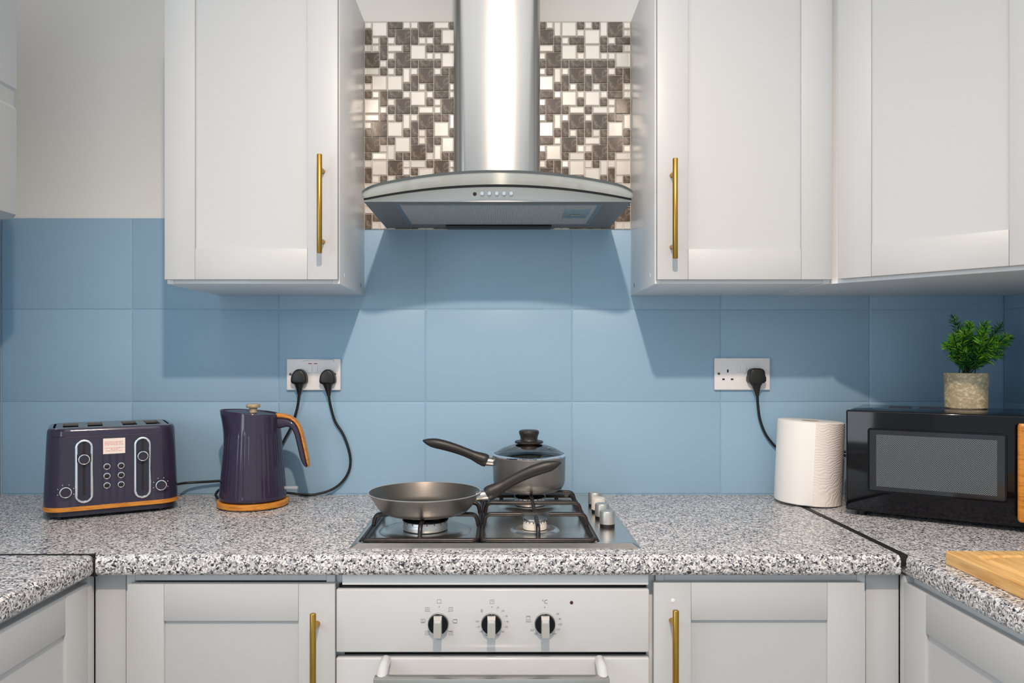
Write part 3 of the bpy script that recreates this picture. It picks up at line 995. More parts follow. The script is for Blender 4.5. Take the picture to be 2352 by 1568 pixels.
def burner(x, y, r, pale):
    dish = bmesh.new()
    lathe(dish, [(r * 2.1, 0.0), (r * 1.9, 0.0035), (r * 1.45, 0.0045), (r * 1.15, 0.0020)], (x, y, ZW), 40, False, True)
    b = finish(dish, 'burner', M['steel_hob'], hob)
    bm = bmesh.new()
    lathe(bm, [(r, 0.0035), (r * 1.02, 0.010), (r * 0.98, 0.0150), (r * 1.0, 0.0160), (r * 0.96, 0.0215)], (x, y, ZW), 40)
    finish(bm, 'burner_head', M['enamel_pale'] if pale else M['alu'], b, 30)
    bm = bmesh.new()
    for k in range(18):
        a = 2 * math.pi * k / 18
        box(bm, x + r * 0.985 * math.cos(a) - 0.0008, x + r * 0.985 * math.cos(a) + 0.0008, y + r * 0.985 * math.sin(a) - 0.0008, y + r * 0.985 * math.sin(a) + 0.0008, ZW + 0.0180, ZW + 0.0205)
    finish(bm, 'flame_port', M['black_matt'], b, 0)
    bm = bmesh.new()
    lathe(bm, [(r * 1.02, 0.0216), (r * 1.06, 0.0235), (r * 1.02, 0.0262), (r * 0.8, 0.0275)], (x, y, ZW), 40)
    finish(bm, 'burner_cap', M['black_gloss' if not pale else 'steel_dark'], b, 30)
burner(-0.1580, -0.427, 0.0465, False)
burner(0.0745, -0.425, 0.0250, True)
burner(0.0745, -0.165, 0.0375, False)
burner(-0.1580, -0.165, 0.0375, False)
ZG = 0.9525 - 0.0048
def support(x0, x1):
    bm = bmesh.new()
    r = 0.0046
    y0, y1, zb = -0.545, -0.080, ZW + 0.0075
    lp = bent([((x0 + x1) / 2, y0, zb), (x1, y0, zb), (x1, y1, zb), (x0, y1, zb), (x0, y0, zb), ((x0 + x1) / 2, y0, zb)], 0.012)
    tube(bm, lp, r, 10)
    xc = (x0 + x1) / 2
    for y in (-0.425, -0.165):
        tube(bm, bent([(x0 + 0.001, y, zb), (x0 + 0.006, y, ZG), (xc - 0.030, y, ZG)], 0.012), r, 10)
        tube(bm, bent([(x1 - 0.001, y, zb), (x1 - 0.006, y, ZG), (xc + 0.030, y, ZG)], 0.012), r, 10)
    tube(bm, bent([(x0 + 0.001, -0.302, zb), (x0 + 0.006, -0.302, ZG), (x1 - 0.006, -0.302, ZG), (x1 - 0.001, -0.302, zb)], 0.012), r, 10)
    tube(bm, [(xc, -0.392, ZG), (xc, -0.200, ZG)], r * 0.95, 10)
    tube(bm, bent([(xc, y0 + 0.001, zb), (xc, y0 + 0.008, ZG), (xc, -0.458, ZG)], 0.012), r, 10)
    tube(bm, bent([(xc, y1 - 0.001, zb), (xc, y1 - 0.008, ZG), (xc, -0.130, ZG)], 0.012), r, 10)
    for x in (x0 + 0.04, x1 - 0.04):
        for y in (y0, y1):
            box(bm, x - 0.005, x + 0.005, y - 0.0035, y + 0.0035, ZW - 0.0003, zb)
    finish(bm, 'pan_support', M['iron'], hob, 40)
support(-0.2700, -0.0440)
support(-0.0360, 0.1870)
for i, (x, y) in enumerate(((0.2300, -0.4150), (0.2300, -0.3370), (0.2310, -0.2660), (0.2320, -0.1980))):
    bm = bmesh.new()
    lathe(bm, [(0.0158, 0.0), (0.0158, 0.0070), (0.0150, 0.0075)], (x, y, ZT + 0.0086), 32)
    k = finish(bm, 'knob', M['black_plastic'], hob)
    if i == 2:
        k['label'] = 'knob with its silver coating worn to white'
    bm = bmesh.new()
    lathe(bm, [(0.0160, 0.0072), (0.0168, 0.0080), (0.0160, 0.0320), (0.0148, 0.0345), (0.010, 0.0352)], (x, y, ZT + 0.0086), 32)
    finish(bm, 'knob_cap', M['enamel_pale'] if i == 2 else M['knob_silver'], k, 40)

# ------------------------------------------------------------------ pans
def pan_handle(name_root, base, direction, length, rise, steel_len, parent, side=1.0):
    """ferrule and moulded grip; direction is a horizontal unit vector"""
    d = Vector(direction).normalized()
    up = Vector((0, 0, 1))
    b = Vector(base)
    f0, f1 = b - d * 0.006, b + d * steel_len + up * (rise * 0.06)
    bm = bmesh.new()
    tube(bm, [f0, (f0 + f1) / 2, f1], [0.0105, 0.0110, 0.0116], 20)
    fer = finish(bm, 'ferrule', M['steel'], parent)
    prof = [(0.00, 0.00, 0.0150), (0.05, 0.07, 0.0165), (0.12, 0.16, 0.0150), (0.22, 0.30, 0.0120), (0.35, 0.48, 0.0114), (0.50, 0.66, 0.0120),
            (0.65, 0.81, 0.0126), (0.78, 0.91, 0.0126), (0.86, 0.955, 0.0112), (0.93, 1.01, 0.0078), (1.00, 1.07, 0.0014)]
    pts = [f1 - d * 0.002 + d * (t * length) + up * (h * rise) for t, h, r in prof]
    P = smooth_path(pts, 4)
    R = []
    for i in range(len(prof) - 1):
        for s in range(4):
            R.append(prof[i][2] + (prof[i + 1][2] - prof[i][2]) * s / 4)
    R.append(prof[-1][2])
    bm = bmesh.new()
    tube(bm, P, R, 16, up=(0, 0, 1), flat=0.85)
    finish(bm, 'handle', M['bakelite'], parent, 50)

fx, fy = -0.1600, -0.4200
fp = thing('frying_pan', 'dark grey non-stick frying pan on the front left burner', 'pan', (fx, fy, 0.9525))
bm = bmesh.new()
prof = [(0.076, 0.0), (0.086, 0.0010), (0.092, 0.0040), (0.100, 0.0120), (0.1165, 0.0385), (0.1195, 0.0420), (0.1200, 0.0432)]
lathe(bm, prof, (fx, fy, 0.9525), 96, True, False)
finish(bm, 'body', M['gunmetal'], fp, 40)
bm = bmesh.new()
lathe(bm, [(0.1176, 0.0432), (0.1160, 0.0405), (0.0990, 0.0150), (0.0920, 0.0070), (0.0840, 0.0035), (0.060, 0.0030)], (fx, fy, 0.9525), 96, False, True)
finish(bm, 'cooking_surface', M['gunmetal_in'], fp, 40)
bm = bmesh.new()
lathe(bm, [(0.1200, 0.0430), (0.1203, 0.0437), (0.1190, 0.0444), (0.1176, 0.0437), (0.1176, 0.0430)], (fx, fy, 0.9525), 96, False, False)
finish(bm, 'rim', M['alu'], fp, 60)
pan_handle('frying_pan', (fx + 0.1165, fy - 0.004, 0.9850), (1, 0.02, 0), 0.158, 0.064, 0.018, fp)

sx, sy = 0.0725, -0.1650
sp = thing('saucepan', 'grey saucepan with a glass lid on the back right burner', 'saucepan', (sx, sy, 0.9525))
bm = bmesh.new()
prof = [(0.060, 0.0), (0.070, 0.0012), (0.080, 0.0060), (0.0865, 0.0150), (0.0890, 0.0260), (0.0900, 0.0800), (0.0905, 0.0845)]
lathe(bm, prof, (sx, sy, 0.9525), 96, True, False)
finish(bm, 'body', M['gunmetal'], sp, 40)
bm = bmesh.new()
lathe(bm, [(0.0885, 0.0845), (0.0880, 0.0780), (0.0870, 0.0270), (0.0800, 0.0090), (0.0600, 0.0040)], (sx, sy, 0.9525), 64, False, True)
finish(bm, 'cooking_surface', M['gunmetal_in'], sp, 40)
bm = bmesh.new()
lathe(bm, [(0.0905, 0.0845), (0.0908, 0.0852), (0.0895, 0.0858), (0.0885, 0.0845)], (sx, sy, 0.9525), 96, False, False)
finish(bm, 'rim', M['alu'], sp, 60)
pan_handle('saucepan', (sx - 0.0890, sy, 1.0215), (-1, 0, 0), 0.160, 0.048, 0.017, sp)
ld = thing('saucepan_cover', 'domed glass lid with a black knob on the saucepan', 'lid', (sx, sy, 1.0390))
bm = bmesh.new()
dome = [(0.0885, 0.0015), (0.0860, 0.0045), (0.0780, 0.0105), (0.0640, 0.0180), (0.0460, 0.0245), (0.0250, 0.0290), (0.0100, 0.0300)]
lathe(bm, dome, (sx, sy, 1.0390), 72, False, True)
finish(bm, 'glass_dome', M['lid_glass'], ld, 60)
bm = bmesh.new()
lathe(bm, [(0.0880, -0.0002), (0.0912, 0.0000), (0.0915, 0.0022), (0.0890, 0.0034), (0.0862, 0.0052)], (sx, sy, 1.0390), 96, False, False)
finish(bm, 'rim', M['chrome'], ld, 60)
bm = bmesh.new()
lathe(bm, [(0.0330, 0.0305), (0.0352, 0.0312), (0.0352, 0.0350), (0.0330, 0.0362), (0.0230, 0.0368), (0.0212, 0.0400), (0.0222, 0.0480), (0.0248, 0.0540), (0.0252, 0.0580), (0.0240, 0.0612), (0.0200, 0.0628), (0.0120, 0.0634)], (sx, sy, 1.0390), 48)
finish(bm, 'knob', M['bakelite'], ld, 40)
bm = bmesh.new()
lathe(bm, [(0.0040, 0.0), (0.0046, 0.0012), (0.0034, 0.0016), (0.0022, 0.0008)], (sx + 0.047, sy - 0.030, 1.0390 + 0.0205), 16)
finish(bm, 'steam_vent', M['chrome'], ld)

# ------------------------------------------------------------------ toaster (own frame: front at y=0 going back to +y)
TR = math.radians(30.1)
toast = thing('toaster', 'plum four-slice toaster with chrome levers and a wooden band', 'toaster', (-0.903, -0.270, ZT + 0.0003), TR)
TW, TD = 0.286, 0.215
def t_ring(z, w, d, r, n=10, ribs=0.0):
    pts = rrect(w, d, r, n, 0, TD / 2)
    out = []
    for x, y in pts:
        out.append((x, y, z))
    return out
def dense(ring, step=0.0025):
    out = []
    n = len(ring)
    for i in range(n):
        a, b = Vector(ring[i]), Vector(ring[(i + 1) % n])
        m = max(1, int((b - a).length / step)) if (b - a).length > 0.02 else 1
        for k in range(m):
            out.append(a.lerp(b, k / m))
    return out
def flute(ring, amp):
    out = []
    for p in ring:
        q = Vector(p)
        if q.y < 0.02:
            u = abs(q.x)
            if u < 0.036 or 0.082 < u < 0.125:
                ph = (q.x / 0.0148) % 1.0
                q.y += amp * (max(0.0, 1 - abs(ph - 0.5) / 0.14))
        out.append(q)
    return out
def taper_w(z):
    return TW - (z - 0.018) * 0.085
def taper_d(z):
    return TD - (z - 0.018) * 0.03
base_n = None
rings = []
for z, amp, ins in ((0.0180, 0, 0.004), (0.0195, 0, 0.0), (0.0300, 0, 0.0), (0.0310, 0.0012, 0), (0.1395, 0.0012, 0), (0.1410, 0, 0), (0.1890, 0, 0), (0.1900, 0, 0.0006), (0.1910, 0, 0), (0.2020, 0, 0.0005), (0.2065, 0, 0.0030), (0.2078, 0, 0.0065)):
    rr_ = t_ring(z, TW, TD, 0.048)
    rr_ = dense(rr_)
    w, d = taper_w(z) - 2 * ins, taper_d(z) - 2 * ins
    rr_ = [Vector((p.x * w / TW, (p.y - TD / 2) * d / TD + TD / 2, z)) for p in rr_]
    rings.append(flute(rr_, amp) if amp else rr_)
# well for the steel top
for z, ins in ((0.2078, 0.012), (0.0700, 0.013)):
    rr_ = dense(t_ring(z, TW, TD, 0.048))
    w, d = taper_w(0.2) - 2 * ins, taper_d(0.2) - 2 * ins
    rings.append([Vector((p.x * w / TW, (p.y - TD / 2) * d / TD + TD / 2, z)) for p in rr_])
bm = bmesh.new()
loft(bm, rings)
t_body = finish(bm, 'body', M['purple'], toast, 28, False)
def t_band(z0, z1, out, name, m, par):
    bm = bmesh.new()
    rs = []
    for z, o in ((z0, out), (z1, out)):
        rs.append([(p[0] * (taper_w(z) + 2 * o) / TW, (p[1] - TD / 2) * (taper_d(z) + 2 * o) / TD + TD / 2, z) for p in t_ring(z, TW, TD, 0.048)])
    loft(bm, rs)
    return finish(bm, name, m, par, 30, False)
t_band(0.0197, 0.0294, 0.0007, 'wooden_band', M['wood'], toast)
t_band(0.0075, 0.0179, -0.006, 'base', M['purple_dark'], toast)
for x, y in ((-0.1090, 0.022), (0.1010, 0.022), (-0.1090, 0.190), (0.1010, 0.190)):
    finish(lathe(bmesh.new(), [(0.0052, 0.0), (0.0062, 0.0076)], (x, y, 0.0), 16), 'foot', M['rubber'], toast, 40, False)
# steel top with four slots
slots = [-0.088, -0.037, 0.037, 0.088]
SLW, SY0, SY1 = 0.032, 0.045, 0.165
bm = bmesh.new()
x_e = [-0.118] + [v for s in slots for v in (s - SLW / 2, s + SLW / 2)] + [0.118]
zt = 0.2085
def plate(x0, x1, y0, y1):
    box(bm, x0, x1, y0, y1, 0.2022, zt)
plate(-0.118, 0.118, 0.021, SY0)
plate(-0.118, 0.118, SY1, 0.190)
for i in range(0, 10, 2):
    plate(x_e[i], x_e[i + 1], SY0, SY1)
finish(bm, 'steel_top', M['steel_warm'], toast, 0, False)
for s in slots:
    finish(B(s - SLW / 2 + 0.0005, s + SLW / 2 - 0.0005, SY0 + 0.0005, SY1 - 0.0005, 0.0701, 0.1000), 'bread_slot', M['black_matt'], toast, 0, False)
def ty(z):
    return 0.0 + (TD - taper_d(z)) / 2
def stadium(w, h, n=10):
    r = w / 2
    pts = []
    for k in range(n + 1):
        a = math.pi * k / n
        pts.append((r * math.cos(a), h / 2 - r + r * math.sin(a)))
    for k in range(n + 1):
        a = math.pi + math.pi * k / n
        pts.append((r * math.cos(a), -h / 2 + r + r * math.sin(a)))
    return pts
def t_ringloft(par, name, m, cx, cz, specs, shape, cap=True):
    bm = bmesh.new()
    rs = []
    for grow, off in specs:
        rs.append([(cx + x, ty(cz + z) - off, cz + z) for x, z in shape(grow)])
    loft(bm, rs, False, cap)
    return finish(bm, name, m, par, 40, False)
for ci, cx in enumerate((-0.0605, 0.0605)):
    cz = 0.1095
    t_ringloft(toast, 'lever_ring', M['chrome'], cx, cz, ((0.0, 0.0), (0.0, 0.0030), (-0.0012, 0.0040), (-0.0040, 0.0040), (-0.0052, 0.0028), (-0.0052, 0.0004)), lambda g: stadium(0.0365 + 2 * g, 0.1455 + 2 * g), False)
    tr = t_ringloft(toast, 'lever_track', M['purple_dark'], cx, cz, ((-0.0050, 0.0004), (-0.0051, 0.0005)), lambda g: stadium(0.0365 + 2 * g, 0.1455 + 2 * g))
    bm = bmesh.new()
    quad_xz(bm, cx - 0.0026, cx + 0.0026, 0.0550, 0.1765, 0)
    for v in bm.verts:
        v.co.y = ty(v.co.z) - 0.0007
    finish(bm, 'track_slot', M['black_matt'], tr, 0, False)
    lz = 0.1378
    bm = lathe_y(bmesh.new(), [(0.0092, 0.0), (0.0096, 0.0090), (0.0090, 0.0120)], (cx, ty(lz), lz), 32)
    lv = finish(bm, 'lever_knob', M['purple_dark'], toast, 40, False)
    bm = lathe_y(bmesh.new(), [(0.0100, 0.0095), (0.0116, 0.0100), (0.0116, 0.0125), (0.0098, 0.0130), (0.0096, 0.0120)], (cx, ty(lz), lz), 32, False, False)
    finish(bm, 'trim_ring', M['chrome'], lv, 60, False)
for x in (-0.0143, 0.0150):
    for z in (0.1172, 0.0952, 0.0733):
        bm = lathe_y(bmesh.new(), [(0.0056, 0.0), (0.0056, 0.0020), (0.0040, 0.0028)], (x, ty(z), z), 24)
        bt = finish(bm, 'button', M['black_plastic'], toast, 40, False)
        bm = lathe_y(bmesh.new(), [(0.0054, 0.0), (0.0071, 0.0002), (0.0071, 0.0020), (0.0056, 0.0024)], (x, ty(z), z), 24, False, False)
        finish(bm, 'trim_ring', M['chrome'], bt, 60, False)
for x in (-0.0968, 0.1000):
    z = 0.0650
    sgn = 1
    bm = lathe_y(bmesh.new(), [(0.0112, -0.003), (0.0108, 0.0080), (0.0100, 0.0100)], (x, ty(z) + 0.001, z), 32)
    dl = finish(bm, 'browning_dial', M['purple_dark'], toast, 40, False)
    bm = lathe_y(bmesh.new(), [(0.0104, 0.0076), (0.0122, 0.0078), (0.0122, 0.0104), (0.0104, 0.0108), (0.0102, 0.0096)], (x, ty(z) + 0.001, z), 32, False, False)
    finish(bm, 'trim_ring', M['chrome'], dl, 60, False)
    bm = bmesh.new()
    for a in range(6):
        an = math.radians(200 - a * 44)
        xx, zz = x + 0.0170 * math.cos(an), z + 0.0170 * math.sin(an)
        yo = 0.0
        if abs(xx) > 0.095:
            yo = 0.048 - math.sqrt(max(0, 0.048 ** 2 - (abs(xx) - 0.095) ** 2))
        disc_xz(bm, xx, zz, 0.0009, ty(zz) - 0.0006 + yo * 0.9, 8)
    finish(bm, 'dial_marks', M['socket'], dl, 0, False)
# warning sticker
bm = bmesh.new()
lx0, lx1, lz0, lz1 = -0.0222, 0.0235, 0.1462, 0.1822
for dz in (0,):
    vs = [(lx0, lz0), (lx1, lz0), (lx1, lz1), (lx0, lz1)]
    loft(bm, [[(x, ty(z) - o, z) for x, z in vs] for o in (0.0, 0.0005)])
stk = finish(bm, 'sticker', M['label_paper'], toast, 0, False)
stk['label'] = 'small pale sticker with lines of red print'
bm = bmesh.new()
rnd = random.Random(3)
for z, a, b in ((0.1742, 0.06, 0.92), (0.1708, 0.06, 0.88), (0.1674, 0.06, 0.95), (0.1595, 0.06, 0.97), (0.1563, 0.35, 0.68), (0.1530, 0.12, 0.90)):
    x = lx0 + (lx1 - lx0) * a
    e = lx0 + (lx1 - lx0) * b
    while x < e - 0.001:
        w = min(rnd.uniform(0.0016, 0.0062), e - x)
        # each word: a row of little letter strokes
        xx = x
        while xx < x + w - 0.0003:
            h = 0.0007 if rnd.random() < 0.7 else 0.0011
            quad_xz(bm, xx, xx + 0.00045, z - 0.0007, z + h, ty(z) - 0.0008)
            xx += 0.00075
        x += w + 0.0011
finish(bm, 'sticker_print', M['red_ink'], stk, 0, False)

# ------------------------------------------------------------------ kettle
KX, KY = -0.6205, -0.142
kt = thing('kettle', 'plum jug kettle with a wooden lid knob and wood-edged handle', 'kettle', (KX, KY, ZT))
kt_base = thing('kettle_stand', 'round wood-sided power base under the plum kettle', 'kettle base', (KX, KY, ZT))
def ring_obj(prof, name, m, par, n=72, cap0=True, cap1=True, c=(KX, KY, ZT), sm=40):
    return finish(lathe(bmesh.new(), prof, c, n, cap0, cap1), name, m, par, sm)
ring_obj([(0.0845, 0.0025), (0.0868, 0.0050), (0.0868, 0.0150), (0.0855, 0.0165), (0.070, 0.0168)], 'wooden_ring', M['wood'], kt_base)
ring_obj([(0.0780, 0.0), (0.0835, 0.0002), (0.0835, 0.0024)], 'foot', M['rubber'], kt_base)
NK = 192
def k_r(z, a):
    t = (z - 0.020) / (0.238 - 0.020)
    r0 = 0.0815 + (0.0630 - 0.0815) * (max(0.0, t) ** 1.05)
    if z < 0.026:
        r0 -= (0.026 - z) * 0.35
    if 0.028 < z < 0.19:
        r0 -= 0.0009 * max(0.0, math.cos(a * 40)) ** 4
    ca = max(0.0, -math.cos(a))
    sp_ = max(0.0, (z - 0.150) / 0.088) ** 1.6
    r0 += 0.0195 * sp_ * ca ** 5
    return r0
def k_top(a):
    return 0.2345 + 0.0060 * (-math.cos(a))
rings = []
levels = [0.0195, 0.0205, 0.0235, 0.0275, 0.0295] + [0.03 + (0.155) * i / 14 for i in range(1, 15)] + [0.19, 0.197, 0.205, 0.214, 0.222, 0.229]
for z in levels:
    rings.append([(KX + k_r(z, a) * math.cos(a), KY + k_r(z, a) * math.sin(a), ZT + z) for a in (2 * math.pi * i / NK for i in range(NK))])
for ins, dz in ((0.0, 0.0), (0.0006, 0.0010), (0.0020, 0.0010), (0.0032, -0.0030)):
    rings.append([(KX + (k_r(0.2345, a) - ins) * math.cos(a), KY + (k_r(0.2345, a) - ins) * math.sin(a), ZT + k_top(a) + dz) for a in (2 * math.pi * i / NK for i in range(NK))])
bm = bmesh.new()
loft(bm, rings, True, False)
finish(bm, 'body', M['purple'], kt, 32)
bm = bmesh.new()
loft(bm, [[(KX + (k_r(0.2345, a) - 0.0036) * s * math.cos(a), KY + (k_r(0.2345, a) - 0.0036) * s * math.sin(a), ZT + k_top(a) - 0.0035 + dz) for a in (2 * math.pi * i / 64 for i in range(64))] for s, dz in ((1.0, -0.001), (0.97, 0.0015), (0.55, 0.0028))])
lid = finish(bm, 'lid', M['purple_dark'], kt, 40)
bm = lathe(bmesh.new(), [(0.0098, 0.0), (0.0092, 0.0070), (0.0100, 0.0115), (0.0160, 0.0128), (0.0172, 0.0150), (0.0172, 0.0195), (0.0160, 0.0215), (0.008, 0.0220)], (KX, KY, ZT + 0.2335), 32)
finish(bm, 'lid_knob', M['wood_pale'], lid, 40)
# handle: inner plum grip and outer wooden strip
def hp(px, py):
    return W(px, py, 0.142)
outer = [hp(636, 948), hp(655, 950), hp(673, 957), hp(687, 971), hp(696, 992), hp(702, 1018), hp(708, 1045), hp(712, 1072)]
inner = [hp(636, 985), hp(650, 982), hp(662, 980), hp(671, 985), hp(678, 1000), hp(684, 1024), hp(691, 1052), hp(700, 1072)]
O_, I_ = smooth_path(outer, 6), smooth_path(inner, 6)
def strip(bm, f0, f1, hw, ease):
    rings = []
    n = len(O_)
    for i in range(n):
        a, b = I_[i].lerp(O_[i], f0), I_[i].lerp(O_[i], f1)
        c, h = (a + b) / 2, (b - a) / 2
        end = 1.0
        if i >= n - 4:
            end = (0.96, 0.86, 0.68, 0.40)[i - (n - 4)]
        ring = []
        for k in range(16):
            t = 2 * math.pi * k / 16
            e = ease
            cx_ = math.copysign(abs(math.cos(t)) ** e, math.cos(t))
            sy_ = math.copysign(abs(math.sin(t)) ** e, math.sin(t))
            ring.append(c + h * cx_ * end + Vector((0, 1, 0)) * hw * sy_ * end)
        rings.append(ring)
    loft(bm, rings)
bm = bmesh.new(); strip(bm, 0.0, 0.74, 0.0130, 0.8)
hd = finish(bm, 'handle', M['purple'], kt, 50)
bm = bmesh.new(); strip(bm, 0.70, 1.0, 0.0115, 0.7)
finish(bm, 'wooden_strip', M['wood'], hd, 50)
p = hp(668, 1120)
bm = tube(bmesh.new(), [hp(650, 1120), hp(658, 1120), hp(684, 1120)], [0.0045, 0.0048, 0.0048], 12)
finish(bm, 'switch_lever', M['clear_plastic'], kt, 50)

# ------------------------------------------------------------------ sockets and cords
def socket(px0, px1, py0, py1, label, red, left_open):
    a, b = W(px0, py1, 0.0), W(px1, py0, 0.0)
    s = thing('double_socket', label, 'socket', ((a.x + b.x) / 2, -0.0005, a.z))
    finish(B(a.x, b.x, -0.0095, -0.0005, a.z, b.z, 0.0022, 3), 'plate', M['socket'], s, 40)
    w, h = b.x - a.x, b.z - a.z
    def q(u, v):
        return a.x + u * w, b.z - v * h
    for u in ((0.423, 0.532) if not red else (0.438, 0.540)):
        x, z = q(u, 0.30 if not red else 0.285)
        bm = bmesh.new()
        loft(bm, [[(x - 0.0053, -0.0095, z + 0.0122), (x + 0.0053, -0.0095, z + 0.0122), (x + 0.0053, -0.0095, z - 0.0122), (x - 0.0053, -0.0095, z - 0.0122)],
                  [(x - 0.0050, -0.0100, z + 0.0120), (x + 0.0050, -0.0100, z + 0.0120), (x + 0.0050, -0.0128, z - 0.0120), (x - 0.0050, -0.0128, z - 0.0120)]])
        sw = finish(bm, 'rocker_switch', M['socket'], s, 20)
        if red:
            finish(B(x - 0.0044, x + 0.0044, -0.0108, -0.0096, z + 0.0104, z + 0.0124), 'on_marker', M['red_mark'], sw, 0)
    for u in ((0.075,) if left_open else (0.072, 0.900)):
        x, z = q(u, 0.49)
        bm = lathe_y(bmesh.new(), [(0.0034, 0.0), (0.0034, 0.0006), (0.0026, 0.0010)], (x, -0.0095, z), 16)
        sc = finish(bm, 'screw', M['screw'], s, 40)
    if red:
        bm = bmesh.new()
        up = [(0.28, 0.080), (0.36, 0.055), (0.46, 0.045), (0.60, 0.030), (0.74, 0.022), (0.86, 0.020), (0.885, 0.050), (0.880, 0.110)]
        pts = [q(u, v) for u, v in up]
        wd = [0.0002, 0.0005, 0.0002, 0.0005, 0.0010, 0.0010, 0.0012, 0.0003]
        loft(bm, [[(x, -0.00955, z + t), (x + t, -0.00955, z - t), (x + t, -0.0098, z - t), (x, -0.0098, z + t)] for (x, z), t in zip(pts, wd)])
        finish(bm, 'paint_smear', M['tile_blue'], s, 0)
    if left_open:
        for u, v, hw, hh in ((0.237, 0.405, 0.0020, 0.0040), (0.160, 0.665, 0.0032, 0.0022), (0.315, 0.665, 0.0032, 0.0022)):
            x, z = q(u, v)
            finish(B(x - hw, x + hw, -0.0098, -0.0080, z - hh, z + hh), 'pin_hole', M['black_matt'], s, 0)
    return s
socket(660.5, 783.5, 824, 895.5, 'white double socket with red-marked switches above the kettle', True, False)
socket(1639, 1766, 822, 895, 'white double socket with one free outlet above the paper roll', False, True)

def plug_cord(name, label, pcx, pcy, shape, path, cord_r=0.0034, taper_at=None):
    c = W(pcx, pcy, 0.025)
    root = thing(name, label, 'power cord', (c.x, -0.02, c.z))
    bm = bmesh.new()
    pts = []
    if shape == 'dome':
        w, h = 0.0212, 0.0272
        for k in range(17):
            a = math.pi * k / 16
            pts.append((c.x + w * math.cos(a) * (1 - 0.12 * math.sin(a) ** 2), c.z - 0.0085 + (h + 0.003) * math.sin(a) ** 0.9))
        pts += [(c.x - w * 0.99, c.z - 0.0125), (c.x - w * 0.86, c.z - 0.0165), (c.x - w * 0.6, c.z - 0.0185), (c.x + w * 0.6, c.z - 0.0185), (c.x + w * 0.86, c.z - 0.0165), (c.x + w * 0.99, c.z - 0.0125)]
        prism_y(bm, pts, -0.0096, -0.033, 0.006)
        zb = c.z - 0.0180
    else:
        for k in range(13):
            a = math.pi * k / 12
            pts.append((c.x + 0.0205 * math.copysign(abs(math.cos(a)) ** 0.7, math.cos(a)), c.z + 0.0035 + 0.0185 * math.sin(a) ** 0.7))
        pts += [(c.x - 0.0232, c.z - 0.004), (c.x - 0.0230, c.z - 0.0130), (c.x - 0.0180, c.z - 0.0180), (c.x - 0.0125, c.z - 0.0190), (c.x - 0.0110, c.z - 0.0225),
                (c.x + 0.0110, c.z - 0.0225), (c.x + 0.0125, c.z - 0.0190), (c.x + 0.0180, c.z - 0.0180), (c.x + 0.0230, c.z - 0.0130), (c.x + 0.0232, c.z - 0.004)]
        prism_y(bm, pts, -0.0096, -0.036, 0.005)
        zb = c.z - 0.0220
    finish(bm, 'plug', M['black_plastic'], root, 40)
    bm = bmesh.new()
    P0 = Vector((c.x, -0.0225, zb + 0.002))
    P = [W(*p) for p in path]
    dirv = (P[1] - P[0]).normalized()
    n = 9
    pts, rad = [], []
    for k in range(n + 1):
        t = k / n
        pts.append(P0.lerp(P[0], t))
        rad.append(0.0092 * (1 - t) ** 1.5 + 0.0048 + (0.0005 if k % 2 else 0))
    tube(bm, pts, rad, 14)
    finish(bm, 'strain_relief', M['black_plastic'], root, 50)
    bm = bmesh.new()
    tube(bm, smooth_path([P0.lerp(P[0], 0.7)] + P, 8), cord_r, 10)
    finish(bm, 'cable', M['rubber'], root, 60)
    return root
plug_cord('power_cord', 'black toaster lead in the left outlet above the kettle', 686.5, 866, 'dome',
          [(687, 905, 0.020), (683, 935, 0.014), (671, 975, 0.012), (654, 1008, 0.011), (630, 1050, 0.010), (585, 1085, 0.012), (540, 1099, 0.014), (505, 1104, 0.016), (455, 1107, 0.022), (425, 1109, 0.035), (406, 1112, 0.060), (401, 1113, 0.076)])
plug_cord('power_cord', 'black kettle lead looping down from the right outlet to the worktop', 752, 866.5, 'dome',
          [(755, 908, 0.020), (760, 935, 0.014), (770, 968, 0.010), (787, 995, 0.008), (799, 1025, 0.007), (805, 1055, 0.007), (801, 1082, 0.008), (786, 1106, 0.010), (762, 1124, 0.014), (730, 1134, 0.020), (700, 1136.5, 0.026), (665, 1132, 0.026), (600, 1126, 0.022), (540, 1121, 0.022), (508, 1123, 0.036), (496, 1134, 0.062), (500, 1143.5, 0.085), (510, 1147, 0.105)])
plug_cord('power_cord', 'black microwave lead hanging from the right-hand socket behind the paper roll', 1738, 864, 'square',
          [(1739.5, 908, 0.020), (1741, 930, 0.014), (1745, 960, 0.010), (1755, 990, 0.009), (1770, 1013, 0.009), (1790, 1030, 0.010), (1840, 1043, 0.010), (1890, 1043, 0.010), (1930, 1037, 0.012), (1952, 1038, 0.020)])

# ------------------------------------------------------------------ kitchen roll
RX, RY, RR, RH = 0.788, -0.105, 0.0795, 0.208
roll = thing('kitchen_roll', 'white kitchen paper roll standing beside the microwave', 'paper roll', (RX, RY, ZT + 0.003))
roll.rotation_euler = (0, math.radians(2.6), 0)
bm = bmesh.new()
prof = [(0.0215, 0.002), (RR - 0.004, 0.0), (RR - 0.001, 0.002), (RR, 0.006), (RR, RH - 0.006), (RR - 0.001, RH - 0.002), (RR - 0.004, RH), (0.0215, RH - 0.001), (0.0205, RH - 0.004)]
lathe(bm, prof, (0, 0, 0), 72, False, False)
add_bump(M['paper'], 40, 0.15, 0.002)
finish(bm, 'paper', M['paper'], roll, 40, False)
bm = bmesh.new()
lathe(bm, [(0.0205, 0.002), (0.0205, RH - 0.001), (0.0190, RH - 0.001), (0.0190, 0.002)], (0, 0, 0), 32, False, False)
finish(bm, 'cardboard_core', M['card'], roll, 50, False)
bm = bmesh.new()
a0, a1 = math.radians(-104), math.radians(20)
NA = 28
ang = [a0 + (a1 - a0) * i / NA for i in range(NA + 1)]
